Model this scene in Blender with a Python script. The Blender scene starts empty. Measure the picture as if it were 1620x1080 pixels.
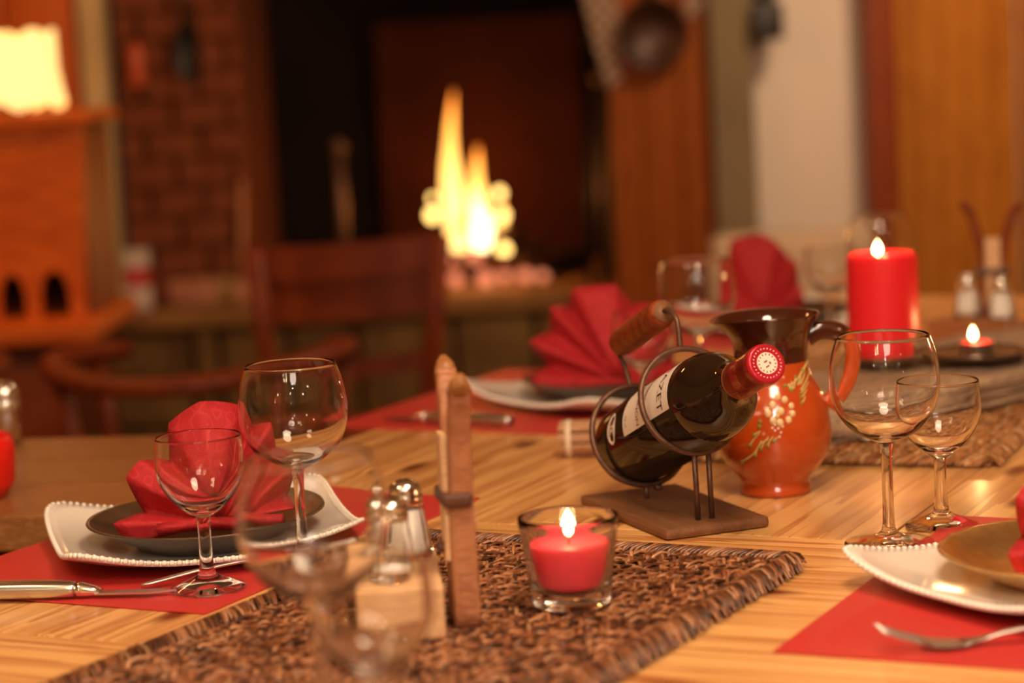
import bpy, bmesh, math, random
import numpy as np
from mathutils import Vector, Matrix
random.seed(7)
rng = np.random.default_rng(7)
SC = bpy.context.scene
COL = SC.collection
R = math.radians
PI = math.pi
TZ = 0.76                                   # table top height

# ------------------------------------------------------------------ camera
PITCH, ROLL = R(7.1), R(3.0)
cam_d = bpy.data.cameras.new('camera')
cam = bpy.data.objects.new('camera', cam_d); COL.objects.link(cam)
cam_d.sensor_width = 36.0; cam_d.lens = 80.0
cam_d.clip_start = 0.05; cam_d.clip_end = 60
fwd = Vector((0, math.cos(PITCH), -math.sin(PITCH)))
r0 = Vector((1, 0, 0)); u0 = r0.cross(fwd)
rv = math.cos(ROLL)*r0 - math.sin(ROLL)*u0
uv = math.cos(ROLL)*u0 + math.sin(ROLL)*r0
cam.matrix_world = Matrix(((rv.x, uv.x, -fwd.x, 0), (rv.y, uv.y, -fwd.y, 0), (rv.z, uv.z, -fwd.z, TZ+0.405), (0, 0, 0, 1)))
cam_d.dof.use_dof = True
cam_d.dof.focus_distance = 1.85
cam_d.dof.aperture_fstop = 3.3
SC.camera = cam

# ------------------------------------------------------------------ world, exposure, lights
w = bpy.data.worlds.new('world'); SC.world = w; w.use_nodes = True
w.node_tree.nodes['Background'].inputs[0].default_value = (1.0, .72, .42, 1)
w.node_tree.nodes['Background'].inputs[1].default_value = 0.012
SC.view_settings.view_transform = 'Standard'
SC.view_settings.look = 'None'
SC.view_settings.exposure = 0.0
SC.view_settings.gamma = 1.0
SC.view_settings.use_curve_mapping = False
cy = SC.cycles
cy.max_bounces = 14; cy.transmission_bounces = 12; cy.glossy_bounces = 5; cy.diffuse_bounces = 4
cy.transparent_max_bounces = 12
cy.sample_clamp_indirect = 60.0; cy.sample_clamp_direct = 0
cy.blur_glossy = 0.3
cy.use_denoising = True
try: cy.denoiser = 'OPENIMAGEDENOISE'
except Exception: pass

def area(name, loc, target, size, power, col):
    d = bpy.data.lights.new(name, 'AREA'); d.shape = 'DISK'; d.size = size; d.energy = power; d.color = col
    o = bpy.data.objects.new(name, d); COL.objects.link(o); o.location = loc
    o.rotation_euler = (Vector(target)-Vector(loc)).to_track_quat('-Z', 'Y').to_euler(); return o
def bulb(name, loc, radius, power, col):
    d = bpy.data.lights.new(name, 'POINT'); d.shadow_soft_size = radius; d.energy = power; d.color = col
    o = bpy.data.objects.new(name, d); COL.objects.link(o); o.location = loc; return o
# chandelier over the near end of the table; disk lights added unseen for fill
area('table_fill_light', (0.25, 1.15, 1.98), (0.15, 1.9, .76), 0.42, 15.5, (1.0, .71, .46))  # added above the frame to brighten the table against the dim back
area('ceiling_fill_light', (0.3, -.6, 2.40), (0.2, 1.2, .76), 0.7, 20, (1.0, .77, .58))  # soft disks added at ceiling height as fill, no fitting modelled
area('ceiling_fill_light', (-1.1, .9, 2.40), (-.3, 1.9, .76), 0.4, 9, (1.0, .72, .42))
for q, (dx, dz) in enumerate(((-.09, 0), (.09, 0.01), (-.03, -.12), (.12, -.11))):
    bulb('chandelier_bulb', (-.45+dx, .30, 1.86+dz), .028, 4.6, (1.0, .74, .38))
for z in (1.70, 1.92):
    bulb('spot_bulb', (0.10, -.30, z), .034, 9.5, (.92, .95, 1.0))
bulb('unseen_bulb', (1.3, .2, 1.7), .035, 3.5, (1.0, .80, .50))
for x in (-1.9, 0.0, 1.9):
    bulb('unseen_bulb', (x, -1.85, 1.85), .06, 10.0, (1.0, .78, .56))  # added out of view behind the camera, for fill and brighter glass reflections
area('back_room_fill_light', (1.15, 4.0, 2.36), (.9, 5.42, .90), 0.35, 30, (1.0, .70, .42))  # added out of view to light the white wall and the planks
area('dresser_fill_light', (-1.3, 3.75, 2.2), (-1.05, 4.35, .8), 0.3, 9, (1.0, .42, .12))  # added high before the dresser to redden it, apart from its table lamp

# ------------------------------------------------------------------ materials
def nt(name):
    m = bpy.data.materials.new(name); m.use_nodes = True
    n = m.node_tree.nodes; return m, n, m.node_tree.links, n['Principled BSDF']
def setin(b, k, v):
    if k in b.inputs: b.inputs[k].default_value = v
def simple(name, col, rough=.5, metal=0, var=None, vscale=20, bump=0, bscale=60, coat=0, sss=0, spec=None, emis=None, estr=0, sheen=0, stretch=(1, 1, 1)):
    m, n, l, b = nt(name)
    setin(b, 'Base Color', (*col, 1)); setin(b, 'Roughness', rough); setin(b, 'Metallic', metal)
    if coat: setin(b, 'Coat Weight', coat); setin(b, 'Coat Roughness', .06)
    if sss:
        setin(b, 'Subsurface Weight', sss); setin(b, 'Subsurface Radius', (.02, .006, .004)); setin(b, 'Subsurface Scale', .6)
    if spec is not None: setin(b, 'Specular IOR Level', spec)
    if sheen: setin(b, 'Sheen Weight', sheen)
    if emis: setin(b, 'Emission Color', (*emis, 1)); setin(b, 'Emission Strength', estr)
    if var or bump:
        tc = n.new('ShaderNodeTexCoord'); mp = n.new('ShaderNodeMapping'); mp.inputs['Scale'].default_value = stretch
        l.new(tc.outputs['Object'], mp.inputs['Vector'])
    if var:
        t = n.new('ShaderNodeTexNoise'); t.inputs['Scale'].default_value = vscale; t.inputs['Detail'].default_value = 5
        l.new(mp.outputs[0], t.inputs['Vector'])
        r = n.new('ShaderNodeValToRGB'); r.color_ramp.elements[0].position = .35; r.color_ramp.elements[1].position = .68
        r.color_ramp.elements[0].color = (*col, 1); r.color_ramp.elements[1].color = (*var, 1)
        l.new(t.outputs[0], r.inputs[0]); l.new(r.outputs[0], b.inputs['Base Color'])
    if bump:
        t = n.new('ShaderNodeTexNoise'); t.inputs['Scale'].default_value = bscale; t.inputs['Detail'].default_value = 3
        l.new(mp.outputs[0], t.inputs['Vector'])
        bp = n.new('ShaderNodeBump'); bp.inputs['Strength'].default_value = bump; bp.inputs['Distance'].default_value = .002
        l.new(t.outputs[0], bp.inputs['Height']); l.new(bp.outputs[0], b.inputs['Normal'])
    return m
def wood(name, light, dark, rough=.4, lines=60, axis='Y', distort=6, knots=False, coat=0, stretch=.12, randoff=True, spec=.4, dscale=14, saw=False, wamt=.55):
    """grain along local X"""
    m, n, l, b = nt(name)
    tc = n.new('ShaderNodeTexCoord'); oi = n.new('ShaderNodeObjectInfo')
    add = n.new('ShaderNodeVectorMath'); add.operation = 'ADD'
    cmb = n.new('ShaderNodeCombineXYZ')
    mul = n.new('ShaderNodeMath'); mul.operation = 'MULTIPLY'; mul.inputs[1].default_value = 7.3 if randoff else 0
    l.new(oi.outputs['Random'], mul.inputs[0]); l.new(mul.outputs[0], cmb.inputs[0]); l.new(mul.outputs[0], cmb.inputs[1])
    l.new(tc.outputs['Object'], add.inputs[0]); l.new(cmb.outputs[0], add.inputs[1])
    mp = n.new('ShaderNodeMapping'); mp.inputs['Scale'].default_value = (stretch, 1, 1)
    l.new(add.outputs[0], mp.inputs['Vector'])
    wv = n.new('ShaderNodeTexWave'); wv.wave_type = 'BANDS'; wv.bands_direction = axis
    if saw: wv.wave_profile = 'SAW'
    wv.inputs['Scale'].default_value = lines; wv.inputs['Distortion'].default_value = distort
    wv.inputs['Detail'].default_value = 2.5; wv.inputs['Detail Scale'].default_value = dscale; wv.inputs['Detail Roughness'].default_value = .55
    l.new(mp.outputs[0], wv.inputs['Vector'])
    ns = n.new('ShaderNodeTexNoise'); ns.inputs['Scale'].default_value = 14; ns.inputs['Detail'].default_value = 6
    l.new(mp.outputs[0], ns.inputs['Vector'])
    fine = n.new('ShaderNodeTexNoise'); fine.inputs['Scale'].default_value = 240; fine.inputs['Detail'].default_value = 4
    l.new(mp.outputs[0], fine.inputs['Vector'])
    mx = n.new('ShaderNodeMath'); mx.operation = 'MULTIPLY_ADD'; mx.inputs[1].default_value = wamt
    l.new(wv.outputs['Fac'], mx.inputs[0])
    m2 = n.new('ShaderNodeMath'); m2.operation = 'MULTIPLY_ADD'; m2.inputs[1].default_value = .5; m2.inputs[2].default_value = -.05
    l.new(ns.outputs[0], m2.inputs[0])
    m3 = n.new('ShaderNodeMath'); m3.operation = 'MULTIPLY_ADD'; m3.inputs[1].default_value = .3
    l.new(fine.outputs[0], m3.inputs[0]); l.new(m2.outputs[0], m3.inputs[2]); l.new(m3.outputs[0], mx.inputs[2])
    rp = n.new('ShaderNodeValToRGB'); e = rp.color_ramp.elements
    e[0].position = .22; e[0].color = (*dark, 1); e[1].position = .72; e[1].color = (*light, 1)
    l.new(mx.outputs[0], rp.inputs[0]); out = rp.outputs[0]
    if knots:
        mp2 = n.new('ShaderNodeMapping'); mp2.inputs['Scale'].default_value = (2.6, 7.0, 1)
        l.new(add.outputs[0], mp2.inputs['Vector'])
        vo = n.new('ShaderNodeTexVoronoi'); vo.voronoi_dimensions = '2D'; vo.inputs['Scale'].default_value = 1.0; vo.inputs['Randomness'].default_value = 1.0
        l.new(mp2.outputs[0], vo.inputs['Vector'])
        kr = n.new('ShaderNodeValToRGB'); ke = kr.color_ramp.elements
        ke[0].position = .035; ke[0].color = (0, 0, 0, 1); ke[1].position = .095; ke[1].color = (1, 1, 1, 1)
        l.new(vo.outputs['Distance'], kr.inputs[0])
        mix = n.new('ShaderNodeMix'); mix.data_type = 'RGBA'
        mix.inputs[6].default_value = (dark[0]*.45, dark[1]*.3, dark[2]*.2, 1)
        l.new(kr.outputs[0], mix.inputs[0]); l.new(out, mix.inputs[7]); out = mix.outputs[2]
    l.new(out, b.inputs['Base Color'])
    setin(b, 'Roughness', rough); setin(b, 'Specular IOR Level', spec)
    if coat: setin(b, 'Coat Weight', coat); setin(b, 'Coat Roughness', .15)
    bp = n.new('ShaderNodeBump'); bp.inputs['Strength'].default_value = .15; bp.inputs['Distance'].default_value = .001
    l.new(fine.outputs[0], bp.inputs['Height']); l.new(bp.outputs[0], b.inputs['Normal'])
    return m
def glassmat(name, col=(1, 1, 1), rough=0.0, ior=1.36):
    m, n, l, b = nt(name)
    setin(b, 'Base Color', (*col, 1)); setin(b, 'Roughness', rough); setin(b, 'Transmission Weight', 1.0); setin(b, 'IOR', ior)
    return m
def colattr(name, rough=.6, spec=.4, gain=1.0, sheen=0):
    m, n, l, b = nt(name)
    a = n.new('ShaderNodeAttribute'); a.attribute_name = 'col'
    l.new(a.outputs['Color'], b.inputs['Base Color']); setin(b, 'Roughness', rough); setin(b, 'Specular IOR Level', spec)
    return m
def flame_mat(name, stops, strength):
    m, n, l, b = nt(name)
    n.remove(b); em = n.new('ShaderNodeEmission'); em.inputs[1].default_value = strength
    tc = n.new('ShaderNodeTexCoord'); sx = n.new('ShaderNodeSeparateXYZ'); l.new(tc.outputs['Generated'], sx.inputs[0])
    r = n.new('ShaderNodeValToRGB'); e = r.color_ramp.elements
    e[0].position, e[0].color = stops[0][0], (*stops[0][1], 1); e[1].position, e[1].color = stops[-1][0], (*stops[-1][1], 1)
    for p, c in stops[1:-1]:
        q = e.new(p); q.color = (*c, 1)
    l.new(sx.outputs[2], r.inputs[0]); l.new(r.outputs[0], em.inputs[0])
    l.new(em.outputs[0], n['Material Output'].inputs[0]); return m

M = {}
M['pine'] = wood('pine', (.80, .44, .16), (.40, .12, .025), rough=.34, lines=8, distort=8, knots=True, coat=.2, saw=True, stretch=.04, dscale=8, wamt=.52)
M['oak'] = wood('oak_brown', (.36, .15, .045), (.19, .065, .018), rough=.42, lines=30)
M['rackwood'] = wood('rack_wood', (.23, .10, .045), (.15, .06, .025), rough=.5, lines=14, wamt=.25)
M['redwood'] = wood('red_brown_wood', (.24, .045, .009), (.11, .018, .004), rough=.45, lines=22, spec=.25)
M['chairwood'] = wood('chair_wood', (.19, .030, .006), (.09, .012, .003), rough=.45, lines=20, spec=.2)
M['orangewood'] = wood('orange_wood', (.62, .125, .010), (.42, .065, .005), rough=.5, lines=9, spec=.2)
M['panelwood'] = wood('panel_wood', (.25, .058, .005), (.15, .030, .002), rough=.55, lines=9, spec=.15)
M['wallwood'] = wood('wall_plank_wood', (.42, .145, .015), (.28, .082, .007), rough=.6, lines=5, spec=.15)
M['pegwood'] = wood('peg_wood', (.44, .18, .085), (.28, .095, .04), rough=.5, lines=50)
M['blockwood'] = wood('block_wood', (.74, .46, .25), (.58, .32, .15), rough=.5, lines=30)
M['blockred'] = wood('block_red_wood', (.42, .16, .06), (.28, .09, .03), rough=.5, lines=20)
M['drift'] = wood('driftwood_grey', (.46, .31, .20), (.04, .024, .02), rough=.8, lines=17, distort=10, stretch=.05, wamt=.85)
M['bamboo'] = wood('bamboo_slat', (.5, .27, .14), (.33, .16, .08), rough=.5, lines=50)
M['glass'] = glassmat('clear_glass', ior=1.31)
M['footglass'] = glassmat('clear_thin_glass', ior=1.17)
M['bottle'] = glassmat('dark_bottle_glass', (.06, .05, .012), ior=1.5)
M['bottleglass'] = simple('dark_bottle', (.012, .005, .002), .04, coat=.25, spec=.5)
M['wine'] = simple('red_wine', (.012, .0015, .001), .05)
M['chrome'] = simple('chrome', (.82, .80, .78), .16, 1, bump=.05, bscale=300)
M['steel'] = simple('brushed_steel', (.62, .60, .58), .28, 1)
M['iron'] = simple('brown_iron_rod', (.16, .075, .045), .42, .55, var=(.10, .05, .03), vscale=120, bump=.2, bscale=300)
M['blackiron'] = simple('black_iron', (.015, .012, .010), .5, .3)
M['white'] = simple('white_glazed_china', (.88, .82, .75), .12, coat=.5, bump=.04, bscale=30)
M['darkplate'] = simple('bronze_dark_china', (.13, .075, .042), .28, .35, var=(.10, .058, .033), vscale=60, coat=.12)
M['goldplate'] = simple('bronze_gold_china', (.80, .52, .20), .25, .9, var=(.64, .40, .15), vscale=90, bump=.08, bscale=700)
M['napkin'] = simple('red_damask_napkin', (.44, .009, .015), .7, bump=.35, bscale=900)
def damask(m):
    n, l = m.node_tree.nodes, m.node_tree.links; b = n['Principled BSDF']
    tc = n.new('ShaderNodeTexCoord'); mg = n.new('ShaderNodeTexVoronoi'); mg.feature = 'SMOOTH_F1'; mg.inputs['Scale'].default_value = 75
    l.new(tc.outputs['Object'], mg.inputs['Vector'])
    sn = n.new('ShaderNodeMath'); sn.operation = 'SINE'; ml = n.new('ShaderNodeMath'); ml.operation = 'MULTIPLY'; ml.inputs[1].default_value = 22
    l.new(mg.outputs['Distance'], ml.inputs[0]); l.new(ml.outputs[0], sn.inputs[0])
    r = n.new('ShaderNodeValToRGB'); e = r.color_ramp.elements; e[0].position = .55; e[0].color = (.42, .008, .014, 1); e[1].position = .9; e[1].color = (.49, .018, .028, 1)
    l.new(sn.outputs[0], r.inputs[0]); l.new(r.outputs[0], b.inputs['Base Color'])
damask(M['napkin'])
M['mat_red'] = simple('red_woven_placemat', (.56, .032, .028), .42, var=(.62, .046, .040), vscale=600, bump=.5, bscale=1100)
M['wax'] = simple('red_wax', (.80, .015, .025), .38, sss=.35)
M['pinkwax'] = simple('pink_red_wax', (.95, .08, .11), .35, sss=.5)
M['tin'] = simple('tealight_tin', (.8, .8, .8), .3, 1)
M['terracotta'] = simple('orange_glaze', (.46, .056, .006), .16, var=(.53, .075, .010), vscale=14, coat=.8, bump=.06, bscale=40)
M['brownglaze'] = simple('brown_glaze', (.040, .006, .002), .08, var=(.060, .010, .003), vscale=18, coat=1.0)
M['cream'] = simple('cream_slip', (.80, .58, .30), .22, coat=.6)
M['olive'] = simple('olive_slip', (.56, .46, .15), .22, coat=.6)
M['green'] = simple('green_slip', (.22, .20, .035), .22, coat=.6)
M['label'] = simple('paper_label', (.78, .68, .60), .6)
M['ink'] = simple('black_ink', (.03, .02, .02), .6)
M['redink'] = simple('brown_red_ink', (.25, .06, .05), .6)
M['capsule'] = simple('red_foil_capsule', (.26, .008, .008), .32, .25, coat=.3)
M['capsuletop'] = simple('red_foil_top', (.50, .01, .03), .25, .3, coat=.4, bump=.3, bscale=500)
M['gold'] = simple('gold_print', (.55, .22, .08), .4, .4)
M['foil'] = simple('cream_print', (.85, .68, .58), .4)
M['salt'] = simple('salt', (.92, .88, .84), .9)
M['leather'] = simple('brown_leather', (.10, .035, .018), .45)
M['soot'] = simple('soot', (.006, .0035, .0025), .9, var=(.010, .005, .003), vscale=8, spec=.12)
M['sootback'] = simple('fireback_iron', (.045, .010, .003), .85, var=(.030, .007, .002), vscale=6, spec=.12)
M['brick'] = simple('old_brick', (.15, .038, .014), .85, var=(.20, .058, .024), vscale=18, bump=.5, bscale=40, spec=.12)
M['mortar'] = simple('dark_mortar', (.10, .030, .013), .95, spec=.12)
M['stone'] = simple('hearth_stone', (.17, .095, .032), .8, var=(.085, .042, .016), vscale=9, bump=.4, bscale=30, spec=.12)
M['slab'] = simple('hearth_slab', (.28, .13, .04), .6, var=(.19, .08, .026), vscale=10, spec=.12)
M['plaster'] = simple('white_plaster', (.66, .55, .47), .9, var=(.62, .51, .43), vscale=3, bump=.1, bscale=30, spec=.12)
M['shadeplaster'] = simple('shaded_grey_plaster', (.20, .145, .085), .9, var=(.17, .12, .068), vscale=4, spec=.12)  # dark tone of the strip puts its shade into the colour
M['creamplaster'] = simple('cream_plaster', (.68, .47, .22), .9, var=(.52, .36, .17), vscale=6, spec=.12)
M['linen'] = simple('cream_linen', (.50, .36, .25), .9, var=(.44, .31, .21), vscale=8, spec=.12)
M['floor'] = wood('floor_boards', (.16, .07, .025), (.08, .03, .01), rough=.5, lines=10)
M['ceil'] = simple('ceiling_cream', (.70, .55, .38), .9)
M['darkwood'] = wood('dark_brown_wood', (.11, .022, .005), (.05, .009, .002), rough=.5, lines=14, spec=.15)
M['weave_dark'] = colattr('dark_rattan', .33, .6)
M['weave_light'] = colattr('light_rattan', .5, .4)
M['bark'] = simple('charred_log', (.03, .014, .008), .9, var=(.07, .025, .010), vscale=30, bump=.6, bscale=50, spec=.12)
M['ember'] = simple('ember', (.2, .03, .01), .9, emis=(1.0, .30, .14), estr=1.1)
M['ember_hot'] = simple('glowing_ember', (.4, .1, .02), .9, emis=(1.0, .50, .10), estr=28)
M['shade'] = simple('lit_lampshade', (.9, .75, .45), .8, emis=(1.0, .64, .20), estr=1.35)
M['cloth_pattern'] = None
M['navy'] = simple('black_enamel', (.02, .014, .012), .4)
M['basket'] = simple('dark_copper_pan', (.06, .020, .008), .45, .3, var=(.035, .012, .005), vscale=9)
M['tinted_red'] = simple('red_candle_glass', (.75, .015, .01), .15, sss=.3)
M['cord'] = simple('pale_cord', (.72, .58, .46), .8)
M['wick'] = simple('wick', (.02, .015, .01), .9)
M['flame'] = flame_mat('candle_flame', [(0, (1, .45, .10)), (.3, (1, .78, .42)), (.75, (1, .70, .30)), (1, (1, .45, .1))], 26)
M['fire'] = flame_mat('fire_flame', [(0, (1, .62, .20)), (.45, (1, .50, .11)), (.8, (1, .36, .05)), (1, (.9, .20, .02))], 3.6)
M['fire_hot'] = flame_mat('fire_flame_core', [(0, (1, .72, .32)), (.6, (1, .62, .2)), (1, (1, .42, .08))], 6.5)
M['glow_spot'] = flame_mat('glow_spot', [(0, (1, .60, .16)), (1, (1, .60, .16))], 5.5)

# ------------------------------------------------------------------ geometry helpers
def link(name, me, mat=None, parent=None, smooth=True):
    o = bpy.data.objects.new(name, me); COL.objects.link(o)
    if mat is not None and len(me.materials) == 0: me.materials.append(mat)
    if parent is not None: o.parent = parent
    if smooth and len(me.polygons): me.polygons.foreach_set('use_smooth', [True]*len(me.polygons))
    return o
def mesh(name, vf, mat=None, parent=None, smooth=True, loc=None, rot=None):
    v, f = vf
    me = bpy.data.meshes.new(name); me.from_pydata([tuple(map(float, p)) for p in v], [], [tuple(map(int, q)) for q in f]); me.update()
    o = link(name, me, mat, parent, smooth)
    if loc is not None: o.location = loc
    if rot is not None: o.rotation_euler = rot
    return o
def join(*vfs):
    V, F = [], []
    for v, f in vfs:
        o = len(V); V += [tuple(p) for p in v]; F += [tuple(i+o for i in q) for q in f]
    return V, F
def xf(vf, m):
    return [tuple(m @ Vector(p)) for p in vf[0]], vf[1]
def tr(vf, x=0, y=0, z=0): return xf(vf, Matrix.Translation((x, y, z)))
def rz(vf, a): return xf(vf, Matrix.Rotation(a, 4, 'Z'))
def lathe(prof, n=48, cap0=False, cap1=False):
    V, F = [], []
    for (r, z) in prof:
        for k in range(n):
            a = 2*PI*k/n; V.append((r*math.cos(a), r*math.sin(a), z))
    for i in range(len(prof)-1):
        for k in range(n):
            F.append((i*n+k, i*n+(k+1) % n, (i+1)*n+(k+1) % n, (i+1)*n+k))
    if cap0: F.append(tuple(reversed(range(n))))
    if cap1: F.append(tuple((len(prof)-1)*n+k for k in range(n)))
    return V, F
def spline(pts, sub=6):
    P = [np.array(p, float) for p in pts]; out = []
    for i in range(len(P)-1):
        p0 = P[max(i-1, 0)]; p1 = P[i]; p2 = P[i+1]; p3 = P[min(i+2, len(P)-1)]
        for k in range(sub):
            t = k/sub
            out.append(.5*((2*p1)+(-p0+p2)*t+(2*p0-5*p1+4*p2-p3)*t*t+(-p0+3*p1-3*p2+p3)*t**3))
    out.append(P[-1]); return out
def sweep(pts, rad, n=10, up=(0, 0, 1), power=2.0, closed=False, caps=True):
    """elliptical (power 2) to boxy (power 6) section swept along pts; rad = (half width, half height) or list"""
    P = [Vector(p) for p in pts]; L = len(P)
    if not isinstance(rad, list): rad = [rad]*L
    up = Vector(up); V, F = [], []
    for i, p in enumerate(P):
        if closed: t = P[(i+1) % L]-P[i-1]
        else: t = P[min(i+1, L-1)]-P[max(i-1, 0)]
        t.normalize(); s = t.cross(up)
        if s.length < 1e-4: s = t.cross(Vector((0, 1, 0.01)))
        s.normalize(); q = s.cross(t)
        rr = rad[i]; a_, b_ = rr if isinstance(rr, tuple) else (rr, rr)
        for k in range(n):
            a = 2*PI*k/n; c, d = math.cos(a), math.sin(a)
            c = math.copysign(abs(c)**(2/power), c); d = math.copysign(abs(d)**(2/power), d)
            V.append(tuple(p+s*(a_*c)+q*(b_*d)))
    m = L if closed else L-1
    for i in range(m):
        j = (i+1) % L
        for k in range(n): F.append((i*n+k, i*n+(k+1) % n, j*n+(k+1) % n, j*n+k))
    if caps and not closed:
        F.append(tuple(reversed(range(n)))); F.append(tuple((L-1)*n+k for k in range(n)))
    return V, F
def box(x0, x1, y0, y1, z0, z1, b=0.0):
    if b <= 0:
        V = [(x, y, z) for z in (z0, z1) for y in (y0, y1) for x in (x0, x1)]
        return V, [(0, 2, 3, 1), (4, 5, 7, 6), (0, 1, 5, 4), (2, 6, 7, 3), (0, 4, 6, 2), (1, 3, 7, 5)]
    bm = bmesh.new(); bmesh.ops.create_cube(bm, size=1)
    for v in bm.verts:
        v.co = Vector(((x0+x1)/2+v.co.x*(x1-x0), (y0+y1)/2+v.co.y*(y1-y0), (z0+z1)/2+v.co.z*(z1-z0)))
    bmesh.ops.bevel(bm, geom=list(bm.edges), offset=b, segments=2, affect='EDGES', profile=.6)
    bm.verts.index_update(); V = [tuple(v.co) for v in bm.verts]; F = [tuple(v.index for v in f.verts) for f in bm.faces]; bm.free()
    return V, F
def prism(poly, z0, z1):
    n = len(poly); V = [(x, y, z0) for x, y in poly]+[(x, y, z1) for x, y in poly]
    return V, [tuple(reversed(range(n))), tuple(range(n, 2*n))]+[(i, (i+1) % n, n+(i+1) % n, n+i) for i in range(n)]
def ball(r, n=8, m=6, sx=1, sy=1, sz=1):
    prof = [(max(1e-5, r*math.sin(PI*i/m)), -r*math.cos(PI*i/m)) for i in range(m+1)]
    v, f = lathe(prof, n); return [(x*sx, y*sy, z*sz) for x, y, z in v], f
def thing(name, label, cat, loc=(0, 0, 0), rot=0, group=None):
    o = bpy.data.objects.new(name, None); COL.objects.link(o); o.empty_display_size = .02
    o.location = loc; o.rotation_euler = (0, 0, rot) if not isinstance(rot, tuple) else rot
    return tag(o, label, cat, group)
def tag(o, label, cat, group=None, kind=None):
    o['label'] = label; o['category'] = cat
    if group: o['group'] = group
    if kind: o['kind'] = kind
    return o
def struct(o, label, cat):
    o['kind'] = 'structure'; o['label'] = label; o['category'] = cat; return o
def copytree(o, parent=None):
    c = o.copy(); COL.objects.link(c)
    if parent is not None:
        c.parent = parent
        for k in ('label', 'group', 'category'):
            pass
    for ch in list(o.children): copytree(ch, c)
    return c
def dup(root, loc, rot, label, group=None):
    c = copytree(root); c.location = loc; c.rotation_euler = (0, 0, rot); c['label'] = label
    if group: c['group'] = group
    return c
def text_vf(s, size, extrude=0.0002, res=3):
    cu = bpy.data.curves.new('t', 'FONT'); cu.body = s; cu.size = size; cu.extrude = extrude; cu.resolution_u = res
    cu.align_x = 'CENTER'; cu.align_y = 'CENTER'
    o = bpy.data.objects.new('t', cu); COL.objects.link(o)
    dg = bpy.context.evaluated_depsgraph_get(); me = bpy.data.meshes.new_from_object(o.evaluated_get(dg))
    v = [tuple(p.co) for p in me.vertices]; f = [tuple(p.vertices) for p in me.polygons]
    bpy.data.objects.remove(o); bpy.data.curves.remove(cu); bpy.data.meshes.remove(me)
    return v, f

# table frame: a = along the table, n = across it
TA = R(64); AX = Vector((math.cos(TA), math.sin(TA), 0)); NX = Vector((math.sin(TA), -math.cos(TA), 0))
P0 = Vector((-.4106, 2.0036, 0))
def tb(s, n, z=0): return P0+AX*s+NX*n+Vector((0, 0, TZ+z))
#__STRUCTURE__
# ------------------------------------------------------------------ room shell
fl = struct(mesh('floor', box(-3.2, 3.2, -2.2, 6.9, -.06, 0), M['floor'], smooth=False), 'dark boarded floor of the dining room', 'floor')
ce = struct(mesh('ceiling', box(-3.2, 3.2, -2.2, 6.9, 2.45, 2.52), M['ceil'], smooth=False), 'cream ceiling of the dining room', 'ceiling')
struct(mesh('wall_left', box(-3.25, -3.15, -2.2, 6.9, 0, 2.45), M['creamplaster'], smooth=False), 'cream plaster wall on the fireside end of the room', 'wall')
struct(mesh('wall_right', box(3.15, 3.25, -2.2, 6.9, 0, 2.45), M['creamplaster'], smooth=False), 'cream plaster wall opposite the dresser', 'wall')
struct(mesh('wall_front', box(-3.2, 3.2, -2.25, -2.15, 0, 2.45), M['creamplaster'], smooth=False), 'cream plaster wall behind the diners', 'wall')
wb = struct(mesh('wall_back', box(.50, 3.2, 5.42, 5.55, 0, 2.45), M['plaster'], smooth=False), 'white plastered wall beside the planked partition', 'wall')
mesh('pilaster', box(.497, .595, 5.34, 5.42, 0, 2.45, .004), M['shadeplaster'], wb)['label'] = 'grey green pilaster with shade put into its colour'
x = .927
for wd in (.297, .30, .28, .31, .30, .30, .29):
    o = mesh('plank', tr(box(0, 2.45, -wd/2+.004, wd/2-.004, -.012, .012, .004), 0, 0, 0), M['wallwood'], wb)
    o.rotation_euler = (R(90), 0, 0); o.matrix_local = Matrix.Translation((x+wd/2, 5.405, 0)) @ Matrix(((0, 1, 0, 0), (0, 0, -1, 0), (1, 0, 0, 0), (0, 0, 0, 1)))
    x += wd
po = mesh('trim_1', xf(box(0, 2.45, -.036, .036, -.05, .05, .006), Matrix.Identity(4)), M['redwood'])
po.matrix_world = Matrix.Translation((.890, 5.36, 0)) @ Matrix(((0, 1, 0, 0), (0, 0, -1, 0), (1, 0, 0, 0), (0, 0, 0, 1)))
struct(po, 'dark red brown wooden post between white wall and planks', 'post')
wp = bpy.data.objects.new('trim_2', None); COL.objects.link(wp); wp.location = (.258, 5.40, 0)
struct(wp, 'orange brown boarded panel at the side of the fireplace', 'panel')
x = 0
for wd in (.075, .09, .074):
    o = mesh('plank', box(0, 2.45, -wd/2+.0015, wd/2-.0015, -.02, .02, .003), M['panelwood'], wp)
    o.matrix_local = Matrix.Translation((x+wd/2, 0, 0)) @ Matrix(((0, 1, 0, 0), (0, 0, -1, 0), (1, 0, 0, 0), (0, 0, 0, 1))); x += wd
ow = bpy.data.objects.new('trim_3', None); COL.objects.link(ow); ow.location = (-2.5, 5.5, 0)
struct(ow, 'orange wood panelling on the wall behind the dresser', 'panelling')
x = 0
for k in range(9):
    wd = .166
    o = mesh('plank', box(0, 2.45, -wd/2+.003, wd/2-.003, -.015, .015, .003), M['orangewood'], ow)
    o.matrix_local = Matrix.Translation((x+wd/2, 0, 0)) @ Matrix(((0, 1, 0, 0), (0, 0, -1, 0), (1, 0, 0, 0), (0, 0, 0, 1))); x += wd
struct(mesh('trim_4', box(-1.0, -.945, 5.50, 5.62, .60, 2.45, .008), M['creamplaster']), 'cream plastered post between panelling and brick jamb', 'post')

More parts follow.
